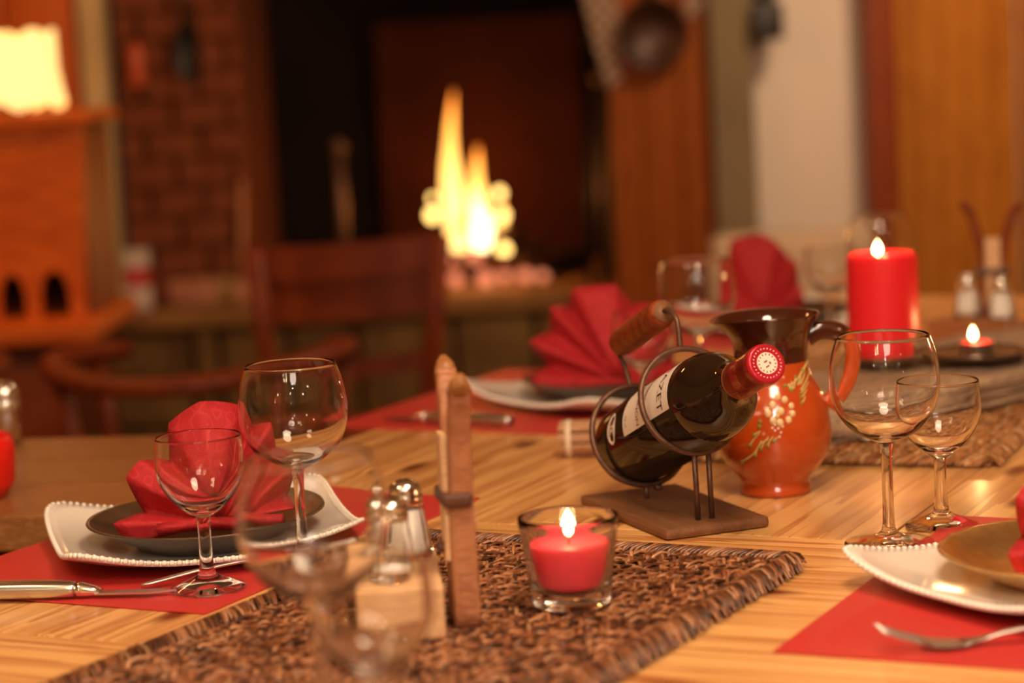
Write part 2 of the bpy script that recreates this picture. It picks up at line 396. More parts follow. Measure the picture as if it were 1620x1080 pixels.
# ------------------------------------------------------------------ fireplace
FP = bpy.data.objects.new('fireplace', None); COL.objects.link(FP); FP.location = (-.35, 5.6, 0)
struct(FP, 'open brick and stone fireplace with raised hearth and burning fire', 'fireplace')
def fp(name, vf, m, smooth=False): return mesh(name, tr(vf, .35, -5.6, 0), m, FP, smooth)
fp('hearth_slab', box(-1.02, .27, 5.56, 6.45, .545, .597, .012), M['slab'])
fp('hearth_core', box(-1.0, .26, 5.64, 6.45, 0, .545), M['mortar'])
fp('chimney_back', box(-.95, .45, 6.42, 6.55, .597, 2.45), M['soot'])
fp('chimney_side', box(.265, .36, 5.46, 6.45, .0, 2.45), M['soot'])
fp('chimney_side', box(-.93, -.64, 5.66, 6.45, .597, 2.45), M['mortar'])
fp('lintel_beam', box(-1.02, .27, 5.50, 5.72, 1.85, 2.45, .01), M['darkwood'])
fp('fireback_plate', box(-.34, .235, 6.36, 6.42, .60, 1.28, .01), M['sootback'])
random.seed(3)
z = .60; row = 0
while z < 1.84:
    xs = [-.935, -.80, -.665] if row % 2 == 0 else [-.935, -.87, -.735]
    xe = xs[1:]+[-.632]
    for a_, b_ in zip(xs, xe):
        if b_-a_ < .02: continue
        d = random.uniform(-.008, .006)
        fp('brick', box(a_+.005, b_-.005, 5.60+d, 5.70, z+.003, z+.069, .005), M['brick'])
    z += .072; row += 1
for (za, zb, xs) in ((.30, .54, (-1.0, -.79, -.725, -.55, -.38, -.14, .06, .26)), (.02, .29, (-1.0, -.86, -.60, -.44, -.22, -.02, .26))):
    for a_, b_ in zip(xs[:-1], xs[1:]):
        d = random.uniform(-.012, .008)
        fp('stone', box(a_+.007, b_-.007, 5.585+d, 5.68, za, zb, .014), M['stone'])
# logs
random.seed(11)
def log(p, q, r, name, label, group):
    p, q = Vector(p), Vector(q); mid = (p+q)/2; n_ = 7
    pts = [p.lerp(q, i/(n_-1))-mid+Vector((0, random.uniform(-.006, .006), random.uniform(-.004, .004))) for i in range(n_)]
    o = mesh(name, sweep(pts, [r*random.uniform(.9, 1.1) for _ in pts], 10), M['bark']); o.location = mid
    return tag(o, label, 'log', group)
log((-.24, 5.98, .640), (.10, 6.06, .645), .042, 'fire_log', 'charred log at the back of the fire under the flames', 'burning logs')
log((-.22, 5.83, .635), (.08, 5.80, .632), .036, 'fire_log', 'charred log at the front edge of the fire', 'burning logs')
log((-.20, 5.95, .70), (.03, 5.84, .705), .032, 'fire_log', 'charred log lying across the two others', 'burning logs')
log((.06, 5.80, .628), (.20, 6.05, .632), .030, 'fire_log', 'short charred log pointing away beside the fire', 'burning logs')
# coals glowing among the logs
for k, (x, y, z, r) in enumerate(((-.150, 5.765, .664, .017), (-.085, 5.762, .668, .020), (-.134, 5.745, .616, .019), (-.059, 5.742, .614, .022), (-.010, 5.755, .615, .017), (.041, 5.745, .616, .019), (.085, 5.75, .612, .015), (-.19, 5.76, .611, .014))):
    o = mesh('glowing_coal', ball(r, 9, 6, 1, .85, .85), M['ember']); o.location = (x, y, z)
    tag(o, ('glowing coal left under the tall flame, upper row', 'glowing coal in the middle of the upper row under the flames', 'glowing coal at the left of the lower row', 'largest pink glowing coal in the middle of the lower row',
        'glowing coal right of the largest pink one', 'second glowing coal from the wood panel side', 'small glowing coal nearest the wood panel', 'small glowing coal nearest the chair back')[k], 'coal', 'glowing coals')
def flame_vf(h, wd, lean, seed, ky=.6):
    rd = random.Random(seed); ph = rd.random()*6
    pts, rad = [], []
    for i in range(15):
        t = i/14
        r = wd*(.55+.45*math.sin(PI*min(1, t*1.5)))*(1-t**4)+.0008
        pts.append((lean*t*t+.16*wd*math.sin(ph+t*6), .1*wd*math.cos(ph+t*5), h*t)); rad.append((r, r*ky))
    return sweep(pts, rad, 12, up=(0, 1, 0))
FR = thing('fire_flames', 'tall yellow and orange flames leaping from the burning logs', 'fire', (-.10, 5.88, .66))
for (x, y, z, h, wd, ln, mt, sd) in ((-.036, 0, .02, .41, .026, .018, 'fire', 1), (.034, 0, .04, .245, .026, .000, 'fire', 3), (.034, -.04, .02, .16, .027, -.006, 'fire_hot', 2),
        (-.022, -.035, .02, .10, .026, .004, 'fire', 8), (.085, .0, .02, .12, .016, .006, 'fire', 7)):
    mesh('flame', tr(flame_vf(h, wd, ln, sd), x, y, z), M[mt], FR)
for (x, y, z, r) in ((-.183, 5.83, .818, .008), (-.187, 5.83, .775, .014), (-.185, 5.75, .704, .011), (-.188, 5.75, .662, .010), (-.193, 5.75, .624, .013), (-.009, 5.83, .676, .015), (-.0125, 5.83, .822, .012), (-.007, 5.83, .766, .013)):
    mesh('bright_spot', tr(ball(r, 10, 7, 1, .7, 1.15), x+.10, y-5.88, z-.66), M['glow_spot'], FR)  # small glowing balls added for bright spots around the flames
fl_ = bulb('fire_light', (-.08, 6.12, .86), .08, 3.2, (1.0, .30, .04))
bulb('fire_light', (-.08, 5.70, .80), .05, 2.2, (1.0, .38, .08))
# fire irons
def rodthing(name, label, cat, pts, r, m, extra=None):
    base = Vector(pts[0]); t = thing(name, label, cat, base)
    mesh('shaft', sweep([Vector(p)-base for p in pts], r, 8), m, t)
    for nm, vf in (extra or []): mesh(nm, vf, m, t)
    return t
rodthing('andiron', 'tall upright andiron catching the firelight on the hearth', 'andiron', [(-.405, 5.66, .598), (-.405, 5.66, .96)], .013, M['iron'],
    [('finial', tr(ball(.019, 10, 8), 0, 0, .37)), ('foot', box(-.045, .045, -.03, .03, 0, .02, .004)), ('bar', sweep([(0, 0, .03), (0, .3, .03)], .01, 8))])
rodthing('fire_poker', 'black iron poker leaning at the fireside near the wood panel', 'poker', [(.20, 5.62, .598), (.235, 5.70, 1.19)], .008, M['blackiron'], [('grip', tr(ball(.016, 8, 6), .036, .08, .6))])
rodthing('fire_tongs', 'copper tinted fire tongs standing against the chimney side', 'tongs', [(.235, 5.56, .598), (.246, 5.60, 1.1)], .010, M['iron'], [('ring', tr(ball(.02, 8, 6), .011, .04, .51))])
rodthing('hearth_brush', 'long tan wooden handled brush leaning on the brick jamb', 'brush', [(-.66, 5.57, .598), (-.64, 5.592, .90)], .008, M['pegwood'], [('bristles', box(-.02, .02, -.012, .012, .0, .06, .004))])
# things on the hearth ledge
tin = None
for k, (z0, z1, m) in enumerate(((.597, .655, M['plaster']), (.655, .70, M['mat_red']), (.70, .745, M['plaster']))):
    o = thing('hearth_tin', ['pale tin at the bottom of the stack on the hearth', 'red tin in the middle of the stack on the hearth', 'pale tin on top of the stack on the hearth'][k], 'tin', (-.912, 5.585, z0+.0005), 0, 'stacked tins on the hearth')
    mesh('body', box(-.030, .030, -.02, .02, 0, z1-z0-.012, .004), m, o); mesh('lid', box(-.032, .032, -.022, .022, z1-z0-.012, z1-z0-.001, .003), m, o)
o = mesh('hearth_block', box(-.062, .062, -.018, .018, 0, .068, .012), simple('pink_brick', (.36, .13, .075), .85, var=(.44, .18, .1), vscale=20)); o.location = (-.775, 5.582, .598)
tag(o, 'pinkish loose brick lying on the hearth ledge below the jamb', 'brick')
o = thing('hearth_pot', 'small ochre pot on the hearth ledge by the brush', 'pot', (-.70, 5.585, .598))
mesh('body', lathe([(.0, 0), (.016, 0), (.021, .02), (.021, .05), (.016, .066), (.012, .068), (.0, .06)], 14), simple('ochre_pot', (.30, .17, .03), .5), o)
mesh('rim', lathe([(.013, .066), (.018, .07), (.018, .075), (.012, .075)], 14), M['slab'], o)
o = thing('blue_bottle', 'small blue grey bottle beside the tins on the hearth', 'bottle', (-.968, 5.575, .598))
mesh('body', lathe([(0, 0), (.016, 0), (.016, .06), (.007, .08), (.007, .10), (0, .10)], 12), simple('bluegrey', (.10, .12, .16), .3), o)
mesh('cap', lathe([(0, .10), (.009, .10), (.009, .115), (0, .115)], 12), M['label'], o)
# hung on the jamb and on the panel
o = thing('hanging_pan', 'long black pan hanging on the brick jamb of the fireplace', 'pan', (-.752, 5.575, 1.22))
mesh('bowl', xf(lathe([(0, -.012), (.045, -.012), (.055, .012), (.052, .012), (.043, -.008), (0, -.008)], 20), Matrix.Rotation(R(90), 4, 'X') @ Matrix.Diagonal((.55, 1.35, 1, 1))), M['blackiron'], o)
mesh('handle', sweep([(0, 0, .07), (0, 0, .2)], (.008, .004), 8), M['blackiron'], o)
o = thing('hanging_lantern', 'small red lantern hanging on the brick jamb', 'lantern', (-.875, 5.575, 1.14))
mesh('body', lathe([(0, 0), (.018, 0), (.02, .01), (.018, .09), (.01, .11), (0, .11)], 12), simple('red_enamel', (.5, .07, .012), .4), o)
mesh('hook', sweep([(0, 0, .11), (0, .006, .15)], .003, 6), M['blackiron'], o)
def checker_cloth():
    m, n, l, b = nt('patterned_cloth'); tc = n.new('ShaderNodeTexCoord'); ck = n.new('ShaderNodeTexChecker'); ck.inputs['Scale'].default_value = 55
    ck.inputs['Color1'].default_value = (.30, .20, .13, 1); ck.inputs['Color2'].default_value = (.15, .08, .055, 1)
    l.new(tc.outputs['Object'], ck.inputs['Vector']); l.new(ck.outputs[0], b.inputs['Base Color']); setin(b, 'Roughness', .9); return m
M['cloth_pattern'] = checker_cloth()
def flat(poly, th): # polygon in xz given thickness in y
    v, f = prism(poly, 0, th); return [(x, z_, y) for x, y, z_ in v], f
o = thing('hanging_oven_cloth', 'pale patterned oven cloth hanging from the wood panel', 'cloth', (.245, 5.362, 1.2))
mesh('cloth', flat([(-.048, .14), (.03, .15), (.045, .05), (.038, -.10), (.012, -.12), (-.015, -.02)], .008), M['cloth_pattern'], o, False)
mesh('border', flat([(.03, .15), (.045, .15), (.056, .05), (.048, -.11), (.038, -.10), (.045, .05)], .010), M['redwood'], o, False)
o = thing('hanging_copper_pan', 'round dark copper pan hanging from the wood panel', 'pan', (.365, 5.345, 1.205))
mesh('bowl', xf(lathe([(0, -.03), (.062, -.03), (.08, .02), (.083, .02), (.065, -.034), (0, -.034)], 28), Matrix.Rotation(R(90), 4, 'X')), M['basket'], o)
mesh('handle', sweep([(0, .0, .08), (0, .01, .2)], (.010, .004), 8), M['blackiron'], o)
o = thing('hanging_flower_cloth', 'corner of a pale patterned cloth hanging behind the copper pan', 'cloth', (.47, 5.368, 1.28))
mesh('cloth', flat([(-.04, .1), (.024, .1), (.022, -.02), (-.02, -.05)], .006), M['cloth_pattern'], o, False)
mesh('border', flat([(-.046, .1), (-.04, .1), (-.02, -.05), (-.027, -.055)], .007), M['redwood'], o, False)
o = thing('hanging_wall_lamp', 'black metal wall lamp hanging at the edge of the white wall', 'lamp', (.63, 5.33, 1.175))
mesh('body', box(-.036, .036, -.03, .03, 0, .085, .01), M['navy'], o); mesh('chimney', lathe([(.02, .085), (.026, .1), (.024, .19), (.012, .2), (.0, .2)], 16), M['navy'], o)
mesh('brass_band', lathe([(.0265, .11), (.028, .115), (.0265, .12)], 16), M['gold'], o); mesh('bracket', box(-.012, .012, .03, .088, .04, .06), M['navy'], o)

# ------------------------------------------------------------------ dresser with lamp
D = thing('dresser', 'orange wooden dresser with an arched upper board by the fireplace', 'dresser', (-1.15, 4.45, 0))
def dp(name, vf, m, s=False): return mesh(name, tr(vf, 1.15, -4.45, 0), m, D, s)
arc = lambda cx, hw, zt: [(cx-hw, .722)]+[(cx+hw*math.cos(a), .722+zt*.45+zt*.55*math.sin(a)) for a in np.linspace(PI, 0, 9)]+[(cx+hw, .722)]
poly = [(-1.5, .722)]+arc(-1.10, .026, .085)+arc(-1.02, .026, .085)+arc(-.941, .024, .085)+arc(-.861, .027, .088)+[(-.806, .722), (-.785, 1.085), (-1.5, 1.085)]
dp('arched_board', tr(flat(poly, .022), 0, 4.30, 0), M['orangewood'])
dp('top_board', box(-1.52, -.770, 4.28, 4.62, 1.085, 1.108, .004), M['orangewood'])
dp('side_panel', box(-.815, -.795, 4.325, 4.62, .722, 1.085), M['redwood'])
dp('back_panel', box(-1.5, -.82, 4.60, 4.62, .722, 1.085), M['darkwood'])
dp('worktop', box(-1.55, -.765, 4.16, 4.66, .685, .722, .008), M['orangewood'])
dp('body', box(-1.5, -.81, 4.22, 4.62, .06, .685, .004), M['darkwood'])
for k in range(2):
    d_ = dp('door', box(-1.48+k*.335, -1.155+k*.335, 4.20, 4.222, .12, .64, .006), M['redwood'])
    mesh('knob', tr(ball(.014, 8, 6), .01+(-.02 if k == 0 else .02)*1, -.265, .4), M['blackiron'], d_)
T_ = thing('table_lamp', 'glowing yellow lamp with ruffled shade on the dresser top', 'lamp', (-.955, 4.43, 1.109))
mesh('base', lathe([(0, 0), (.05, 0), (.05, .01), (.015, .02), (.012, .12), (0, .12)], 20), M['redwood'], T_)
V, F = [], []
for i in range(9):
    for k in range(72):
        a = 2*PI*k/72; t = i/8; rr = .108*(1-.10*t)*(1+.075*math.sin(a*8)*(.4+abs(t-.5)*1.4)); V.append((rr*math.cos(a), rr*math.sin(a), .012+.137*t+.009*math.sin(a*8+1)*(t > .9 or t < .1)))
for i in range(8):
    for k in range(72): F.append((i*72+k, i*72+(k+1) % 72, (i+1)*72+(k+1) % 72, (i+1)*72+k))
mesh('lamp_shade', (V, F), M['shade'], T_)

# ------------------------------------------------------------------ chairs
def panel_chair(loc, rot, label):
    c = thing('panel_back_chair', label, 'chair', loc, rot, 'wooden chairs behind the table'); m = M['chairwood']
    for s in (-1, 1):
        mesh('back_post', sweep([(s*.135, .0, 0), (s*.14, 0, .45), (s*.158, -.02, .66), (s*.178, -.05, .865)], (.017, .02), 8, (0, 1, 0), 4), m, c)
        mesh('leg', sweep([(s*.17, .40, 0), (s*.17, .40, .43)], (.018, .018), 8, (0, 1, 0), 4), m, c)
    def arcrail(z0, z1, hw, bow, y, th):
        V, F = [], []; n_ = 14
        for i in range(n_+1):
            u = -1+2*i/n_; yy = y+bow*(1-u*u)
            for (dy, zz) in ((-th, z0), (th, z0), (th, z1), (-th, z1)): V.append((hw*u, yy+dy, zz+.012*u*u))
        for i in range(n_):
            for k in range(4): F.append((i*4+k, i*4+(k+1) % 4, i*4+4+(k+1) % 4, i*4+4+k))
        F += [(3, 2, 1, 0), (n_*4, n_*4+1, n_*4+2, n_*4+3)]; return V, F
    mesh('back_panel', arcrail(.715, .80, .165, .03, -.035, .008), m, c, False)
    mesh('top_rail', arcrail(.795, .862, .182, .03, -.045, .014), m, c, False)
    mesh('lower_rail', arcrail(.60, .635, .15, .03, -.01, .010), m, c, False)
    mesh('seat', box(-.19, .19, -.02, .42, .435, .465, .01), M['redwood'], c, False)
    for y in (.0, .40): mesh('stretcher', sweep([(-.15, y, .2), (.15, y, .2)], .011, 8), m, c)
    return c
panel_chair((-.305, 4.20, 0), R(18), 'dark red wooden chair with a panelled back in front of the hearth').scale = (1, 1, .975)
def barrel_chair(loc, rot, label):
    c = thing('barrel_back_chair', label, 'chair', loc, rot, 'wooden chairs behind the table'); m = M['chairwood']
    pts = [(.23*math.cos(a), -.23*math.sin(a), .70+.02*math.cos(a)**2) for a in np.linspace(R(-35), R(215), 22)]
    mesh('arm_rail', sweep(pts, (.026, .016), 8, (0, 0, 1), 3), m, c)
    for k, a in enumerate((-20, 40, 140, 200)):
        mesh('spindle', sweep([(.23*math.cos(R(a)), -.23*math.sin(R(a)), .70), (.19*math.cos(R(a)), -.19*math.sin(R(a)), .46)], .014, 8), m, c)
    mesh('seat', lathe([(0, .43), (.20, .43), (.225, .445), (.22, .465), (.0, .458)], 28), M['redwood'], c)
    for a in (45, 135, 225, 315): mesh('leg', sweep([(.15*math.cos(R(a)), .15*math.sin(R(a)), .435), (.21*math.cos(R(a)), .21*math.sin(R(a)), 0)], [.017, .013], 8), m, c)
    return c
b1 = barrel_chair((-.50, 3.62, 0), R(-14), 'dark wooden chair with a curved arm rail behind the small side table')
b2 = dup(b1, (-1.06, 3.60, 0), R(20), 'dark wooden chair with curved arm rail below the dresser worktop', 'wooden chairs behind the table')
# bench under the white wall
B = thing('upholstered_bench', 'cream upholstered bench standing against the white wall', 'bench', (.64, 5.15, 0))
mesh('base', box(-.17, .19, -.15, .14, 0, .40, .01), M['linen'], B); mesh('seat_cushion', box(-.175, .195, -.19, .06, .40, .52, .03), M['linen'], B)
V, F = box(-.175, .195, .0, .15, .52, .735, .035); mesh('back_cushion', (V, F), M['linen'], B)
# side table with a red candle and a shaker
S = thing('side_table', 'brown wooden side table behind the place setting by the fire', 'table', (-.80, 2.40, 0), R(-10))
def lo(x, y): return Matrix.Rotation(R(10), 4, 'Z') @ Vector((x+.80, y-2.40, 0))
nr, fr_ = lo(-.378, 2.100), lo(-.297, 2.543)
for k in range(3):
    y0 = nr.y+(fr_.y-nr.y)*k/3; y1 = nr.y+(fr_.y-nr.y)*(k+1)/3
    mesh('plank', box(-.75, min(nr.x, fr_.x), y0+.001, y1-.001, TZ-.035, TZ, .003), M['oak'], S, False)
mesh('apron', box(-.70, nr.x-.05, nr.y+.03, fr_.y-.04, TZ-.14, TZ-.036), M['darkwood'], S, False)
for x in (-.68, nr.x-.09):
    for y in (nr.y+.06, fr_.y-.07): mesh('leg', box(x-.03, x+.03, y-.03, y+.03, 0, TZ-.036, .004), M['darkwood'], S, False)
o = thing('red_candle_glass', 'red glass candle on the side table at the picture edge', 'candle', (-.530, 2.22, TZ+.001))
mesh('cup', lathe([(0, 0), (.022, 0), (.032, .015), (.034, .05), (.030, .062), (.027, .062), (.03, .05), (.028, .02), (0, .015)], 24), M['tinted_red'], o)
mesh('wax', lathe([(0, .045), (.0295, .045)], 24), M['wax'], o)
o = thing('steel_shaker', 'small steel shaker at the back of the side table', 'shaker', (-.575, 2.545, TZ+.001))
mesh('body', lathe([(0, 0), (.015, 0), (.016, .05), (.015, .052), (0, .052)], 20), M['chrome'], o); mesh('cap', lathe([(.0155, .052), (.016, .062), (.010, .072), (0, .073)], 20), M['chrome'], o)

# ------------------------------------------------------------------ dining table
DT = thing('dining_table', 'long pine plank dining table laid for dinner', 'table', (P0.x, P0.y, 0), TA)
# local frame: x along the table (s), y = -n
def plank(s0, s1, n0, n1, cross=False):
    if not cross:
        o = mesh('plank', box(-(s1-s0)/2+.0006, (s1-s0)/2-.0006, -(n1-n0)/2+.0006, (n1-n0)/2-.0006, -.04, 0, .0014), M['pine'], DT, False)
        o.location = ((s0+s1)/2, -(n0+n1)/2, TZ)
    else:
        o = mesh('plank', box(-(n1-n0)/2+.0006, (n1-n0)/2-.0006, -(s1-s0)/2+.0006, (s1-s0)/2-.0006, -.04, 0, .0014), M['pine'], DT, False)
        o.location = ((s0+s1)/2, -(n0+n1)/2, TZ); o.rotation_euler = (0, 0, R(90))
for k in range(7): plank(.136, 1.86, k*.143, (k+1)*.143)
plank(-.30, .136, 0, .17); plank(-.30, .136, .17, .34)
for s0, s1 in ((-.30, -.155), (-.155, -.01), (-.01, .136)): plank(s0, s1, .34, 1.001, True)
for s0 in (-.445, -.59, -.735, -.88, -1.025, -1.17): plank(s0, s0+.145, 0, 1.001, True)
mesh('apron', box(-1.05, 1.75, -.94, -.06, TZ-.13, TZ-.041), M['oak'], DT, False)
for x in (-1.0, 1.70):
    for y in (-.9, -.1): mesh('leg', box(x-.045, x+.045, y-.045, y+.045, 0, TZ-.041, .006), M['oak'], DT, False)
#__TABLE__
# ------------------------------------------------------------------ woven mats
def tube_template(path, rad, n=5):
    return sweep(path, rad, n, up=(0, .02, 1), caps=False)
def scatter(name, tpl, mats, cols, mat, parent):
    """many copies of one small strand joined into one woven mesh, a colour for each strand"""
    tv = np.array(tpl[0]); tf = np.array(tpl[1]); N = len(mats); nv = len(tv)
    A = np.array(mats)                                   # N,3,4
    V = np.einsum('nij,kj->nki', A[:, :, :3], tv)+A[:, None, :, 3]
    F = (tf[None]+(np.arange(N)*nv)[:, None, None]).reshape(-1, tf.shape[1])
    me = bpy.data.meshes.new(name); me.from_pydata(V.reshape(-1, 3).tolist(), [], F.tolist()); me.update()
    at = me.color_attributes.new('col', 'FLOAT_COLOR', 'POINT')
    c = np.repeat(np.concatenate([np.array(cols), np.ones((N, 1))], 1), nv, axis=0).astype(np.float32)
    at.data.foreach_set('color', c.ravel())
    o = link(name, me, mat, parent); o['kind'] = 'stuff'; return o
def M34(x, y, z, yaw, sx=1, sy=1, sz=1, pitch=0):
    m = Matrix.Translation((x, y, z)) @ Matrix.Rotation(yaw, 4, 'Z') @ Matrix.Rotation(pitch, 4, 'Y') @ Matrix.Diagonal((sx, sy, sz, 1))
    return [list(m[i]) for i in range(3)]
strand = tube_template([(-.5, 0, -.30), (-.28, 0, .16), (0, 0, .34), (.28, 0, .16), (.5, 0, -.30)], [(.07, .05), (.15, .12), (.18, .15), (.15, .12), (.07, .05)], 6)
def woven(parent, L, W, pitch, step, slen, z0, amp, pal, mat, border=True):
    ms, cs = [], []
    rows = int(W/pitch)
    for r in range(rows):
        y = -W/2+pitch*(r+.5)
        for side in (-1, 1):
            x = -L/2+(.5*step if side > 0 else 0)
            while x < L/2:
                ms.append(M34(x, y+side*pitch*.23+random.gauss(0, pitch*.05), z0+random.gauss(0, amp*.12), side*R(27)+random.gauss(0, .06), slen*random.uniform(.92, 1.08), pitch*.95, amp*random.uniform(.8, 1.25)))
                c = pal[random.randrange(len(pal))]; k = random.uniform(.65, 1.3); cs.append([min(1, q*k) for q in c])
                x += step*random.uniform(.93, 1.07)
    if border:
        for (bx0, by0, bx1, by1) in ((-L/2, -W/2, L/2, -W/2), (L/2, -W/2, L/2, W/2), (L/2, W/2, -L/2, W/2), (-L/2, W/2, -L/2, -W/2)):
            D_ = math.hypot(bx1-bx0, by1-by0); n_ = int(D_/(step*.75)); yaw = math.atan2(by1-by0, bx1-bx0)
            for k in range(n_):
                t = (k+.5)/n_
                for off, zz in ((0, .8), (.6, -.1)):
                    ms.append(M34(bx0+(bx1-bx0)*t+off*pitch*.5*math.sin(yaw), by0+(by1-by0)*t-off*pitch*.5*math.cos(yaw), z0+amp*zz*.5, yaw+R(52)+random.gauss(0, .1), slen*1.15, pitch*1.0, amp*1.3))
                    c = pal[random.randrange(len(pal))]; kk = random.uniform(.55, 1.1); cs.append([min(1, q*kk) for q in c])
    return scatter('woven_strands', strand, ms, cs, mat, parent)
random.seed(5)
TR = Vector((.2215, 1.735, 0)); ru = Vector((math.cos(R(61.2)), math.sin(R(61.2)), 0)); rn = Vector((ru.y, -ru.x, 0))
LM, WM = .74, .350
c0 = TR-ru*(LM/2)-rn*(WM/2)
mat1 = thing('rattan_runner', 'dark brown braided rattan mat under the salt block and tealight', 'mat', (c0.x, c0.y, TZ+.0004), R(61.2))
mesh('base_sheet', box(-LM/2+.006, LM/2-.006, -WM/2+.006, WM/2-.006, .0008, .0045, .001), simple('rattan_base', (.075, .03, .014), .7), mat1, False)
woven(mat1, LM-.02, WM-.02, .0100, .0052, .0225, .0058, .0080, [(.20, .068, .026), (.10, .032, .014), (.28, .105, .042), (.055, .02, .010), (.15, .048, .018), (.42, .20, .10), (.34, .14, .06)], M['weave_dark'])
c2 = Vector((.4455, 2.095, 0)); ru2 = Vector((math.cos(R(67)), math.sin(R(67)), 0)); rn2 = Vector((ru2.y, -ru2.x, 0))
LM2, WM2 = .70, .385
cc = c2+ru2*(LM2/2)-rn2*(WM2/2)
mat2 = thing('rattan_runner', 'light brown woven rattan mat under the driftwood behind the jug', 'mat', (cc.x, cc.y, TZ+.0004), R(67))
mesh('base_sheet', box(-LM2/2+.005, LM2/2-.005, -WM2/2+.005, WM2/2-.005, .0006, .004, .001), simple('rattan_base_light', (.22, .10, .04), .7), mat2, False)
woven(mat2, LM2-.015, WM2-.015, .0100, .0058, .0180, .005, .0060, [(.44, .18, .06), (.36, .135, .042), (.52, .25, .095), (.28, .095, .03), (.60, .36, .17)], M['weave_light'])

# ------------------------------------------------------------------ red placemats
def placemat(name, corner, sx, label, lx=.45, ly=.30):
    """corner = inner near corner; runs lx along the table and ly across it (sx = +1 towards the far table edge side)"""
    c = Vector((*corner, 0))+AX*(lx/2)+NX*(sx*ly/2)
    o = mesh(name, box(-lx/2, lx/2, -ly/2, ly/2, 0, .0014, .0004), M['mat_red'], None, False); o.location = (c.x, c.y, TZ+.0004); o.rotation_euler = (0, 0, TA-R(1))
    return tag(o, label, 'placemat', 'red woven placemats'), c
placemat('placemat', (-.2372, 1.6814), -1, 'red woven placemat under the square plate with the napkin at the near table edge')
placemat('placemat', (.1665, 1.4843), 1, 'red woven placemat under the plate beside the lone bright fork')
placemat('placemat', (.0585, 2.413), -1, 'red woven placemat with the knife behind the wooden peg, under the fan napkin')
placemat('placemat', (.36, 3.00), -1, 'red woven placemat at the far place behind the jug', ly=.29)

# ------------------------------------------------------------------ plates, dishes, napkins
def square_plate_vf(hs=.128, n=96, m=14):
    def surf(off):
        V = []
        for i in range(m+1):
            u = i/m
            for k in range(n):
                a = 2*PI*k/n; c, s = math.cos(a), math.sin(a)
                e = 9.0; rb = hs/((abs(c)**e+abs(s)**e)**(1/e))
                corner = max(0, (rb/hs-1)/.30)
                lift = 0 if u < .5 else ((u-.5)/.5)**1.8
                z = .0065+lift*(.0085+.013*corner**1.5)
                V.append((rb*u*c if i else 0, rb*u*s if i else 0, z-off))
        return V
    T = surf(0); Bv = surf(.0042); o = len(T); V = T+Bv; F = []
    for i in range(m):
        for k in range(n):
            F.append((i*n+k, (i+1)*n+k, (i+1)*n+(k+1) % n, i*n+(k+1) % n)); F.append((o+i*n+k, o+i*n+(k+1) % n, o+(i+1)*n+(k+1) % n, o+(i+1)*n+k))
    for k in range(n): F.append((m*n+k, o+m*n+k, o+m*n+(k+1) % n, m*n+(k+1) % n))
    return V, F
def square_plate(name, loc, rot, label):
    P = thing(name, label, 'plate', loc, rot, 'square white plates')
    vf = square_plate_vf(); mesh('dish', vf, M['white'], P)
    n, m = 96, 14; ring = vf[0][m*n:m*n+n]
    L = [Vector(ring[k]) for k in range(n)]+[Vector(ring[0])]
    acc = 0; bs = []; nxt = 0
    for i in range(n):
        d = (L[i+1]-L[i]).length
        while nxt < acc+d:
            p = L[i].lerp(L[i+1], (nxt-acc)/d); bs.append(tr(ball(.0028, 6, 4, 1, 1, .9), p.x, p.y, p.z-.0016)); nxt += .0062
        acc += d
    o = mesh('beaded_rim', join(*bs), M['white'], P); o['kind'] = 'stuff'
    mesh('foot_ring', lathe([(.062, .0035), (.06, .0), (.057, 0), (.055, .0035)], 40), M['white'], P)
    return P
plates = [(-.272, 1.930, 20), (.402, 1.620, 30), (.1075, 2.634, 36), (.397, 3.235, 30)]
p1 = square_plate('square_plate', (-.272, 1.930, TZ+.002), R(16), 'white beaded square plate at the near table edge behind the small glass')
for (x, y, a), lb in zip(plates[1:], ('white beaded square plate behind the lone bright fork', 'white beaded square plate holding the red fan napkin behind the bottle', 'white beaded square plate at the farthest place behind the jug')):
    dup(p1, (x, y, TZ+.002), R(a), lb)
dish_prof = [(0, .003), (.050, .003), (.056, 0), (.060, 0), (.064, .004), (.085, .014), (.1005, .0225), (.1022, .0235), (.1015, .0248), (.098, .0242), (.084, .0178), (.062, .0082), (.050, .0068), (0, .0066)]
def round_dish(loc, m, label):
    P = thing('round_dish', label, 'plate', loc, 0, 'dark round side plates')
    mesh('rim', lathe(dish_prof[6:11], 72), m, P); mesh('bowl', lathe(dish_prof[:7], 72), m, P); mesh('well', lathe(dish_prof[10:], 72), m, P)
    return P
zd = TZ+.0087
round_dish((-.268, 1.912, zd), M['darkplate'], 'dark bronze round dish under the folded napkin at the near table edge')
round_dish((.404, 1.618, zd), M['goldplate'], 'bronze gold round dish on the plate behind the lone bright fork')
round_dish((.112, 2.628, zd), M['darkplate'], 'dark round dish under the red fan napkin behind the bottle')
round_dish((.385, 3.21, zd), M['darkplate'], 'dark round dish at the farthest place behind the jug')

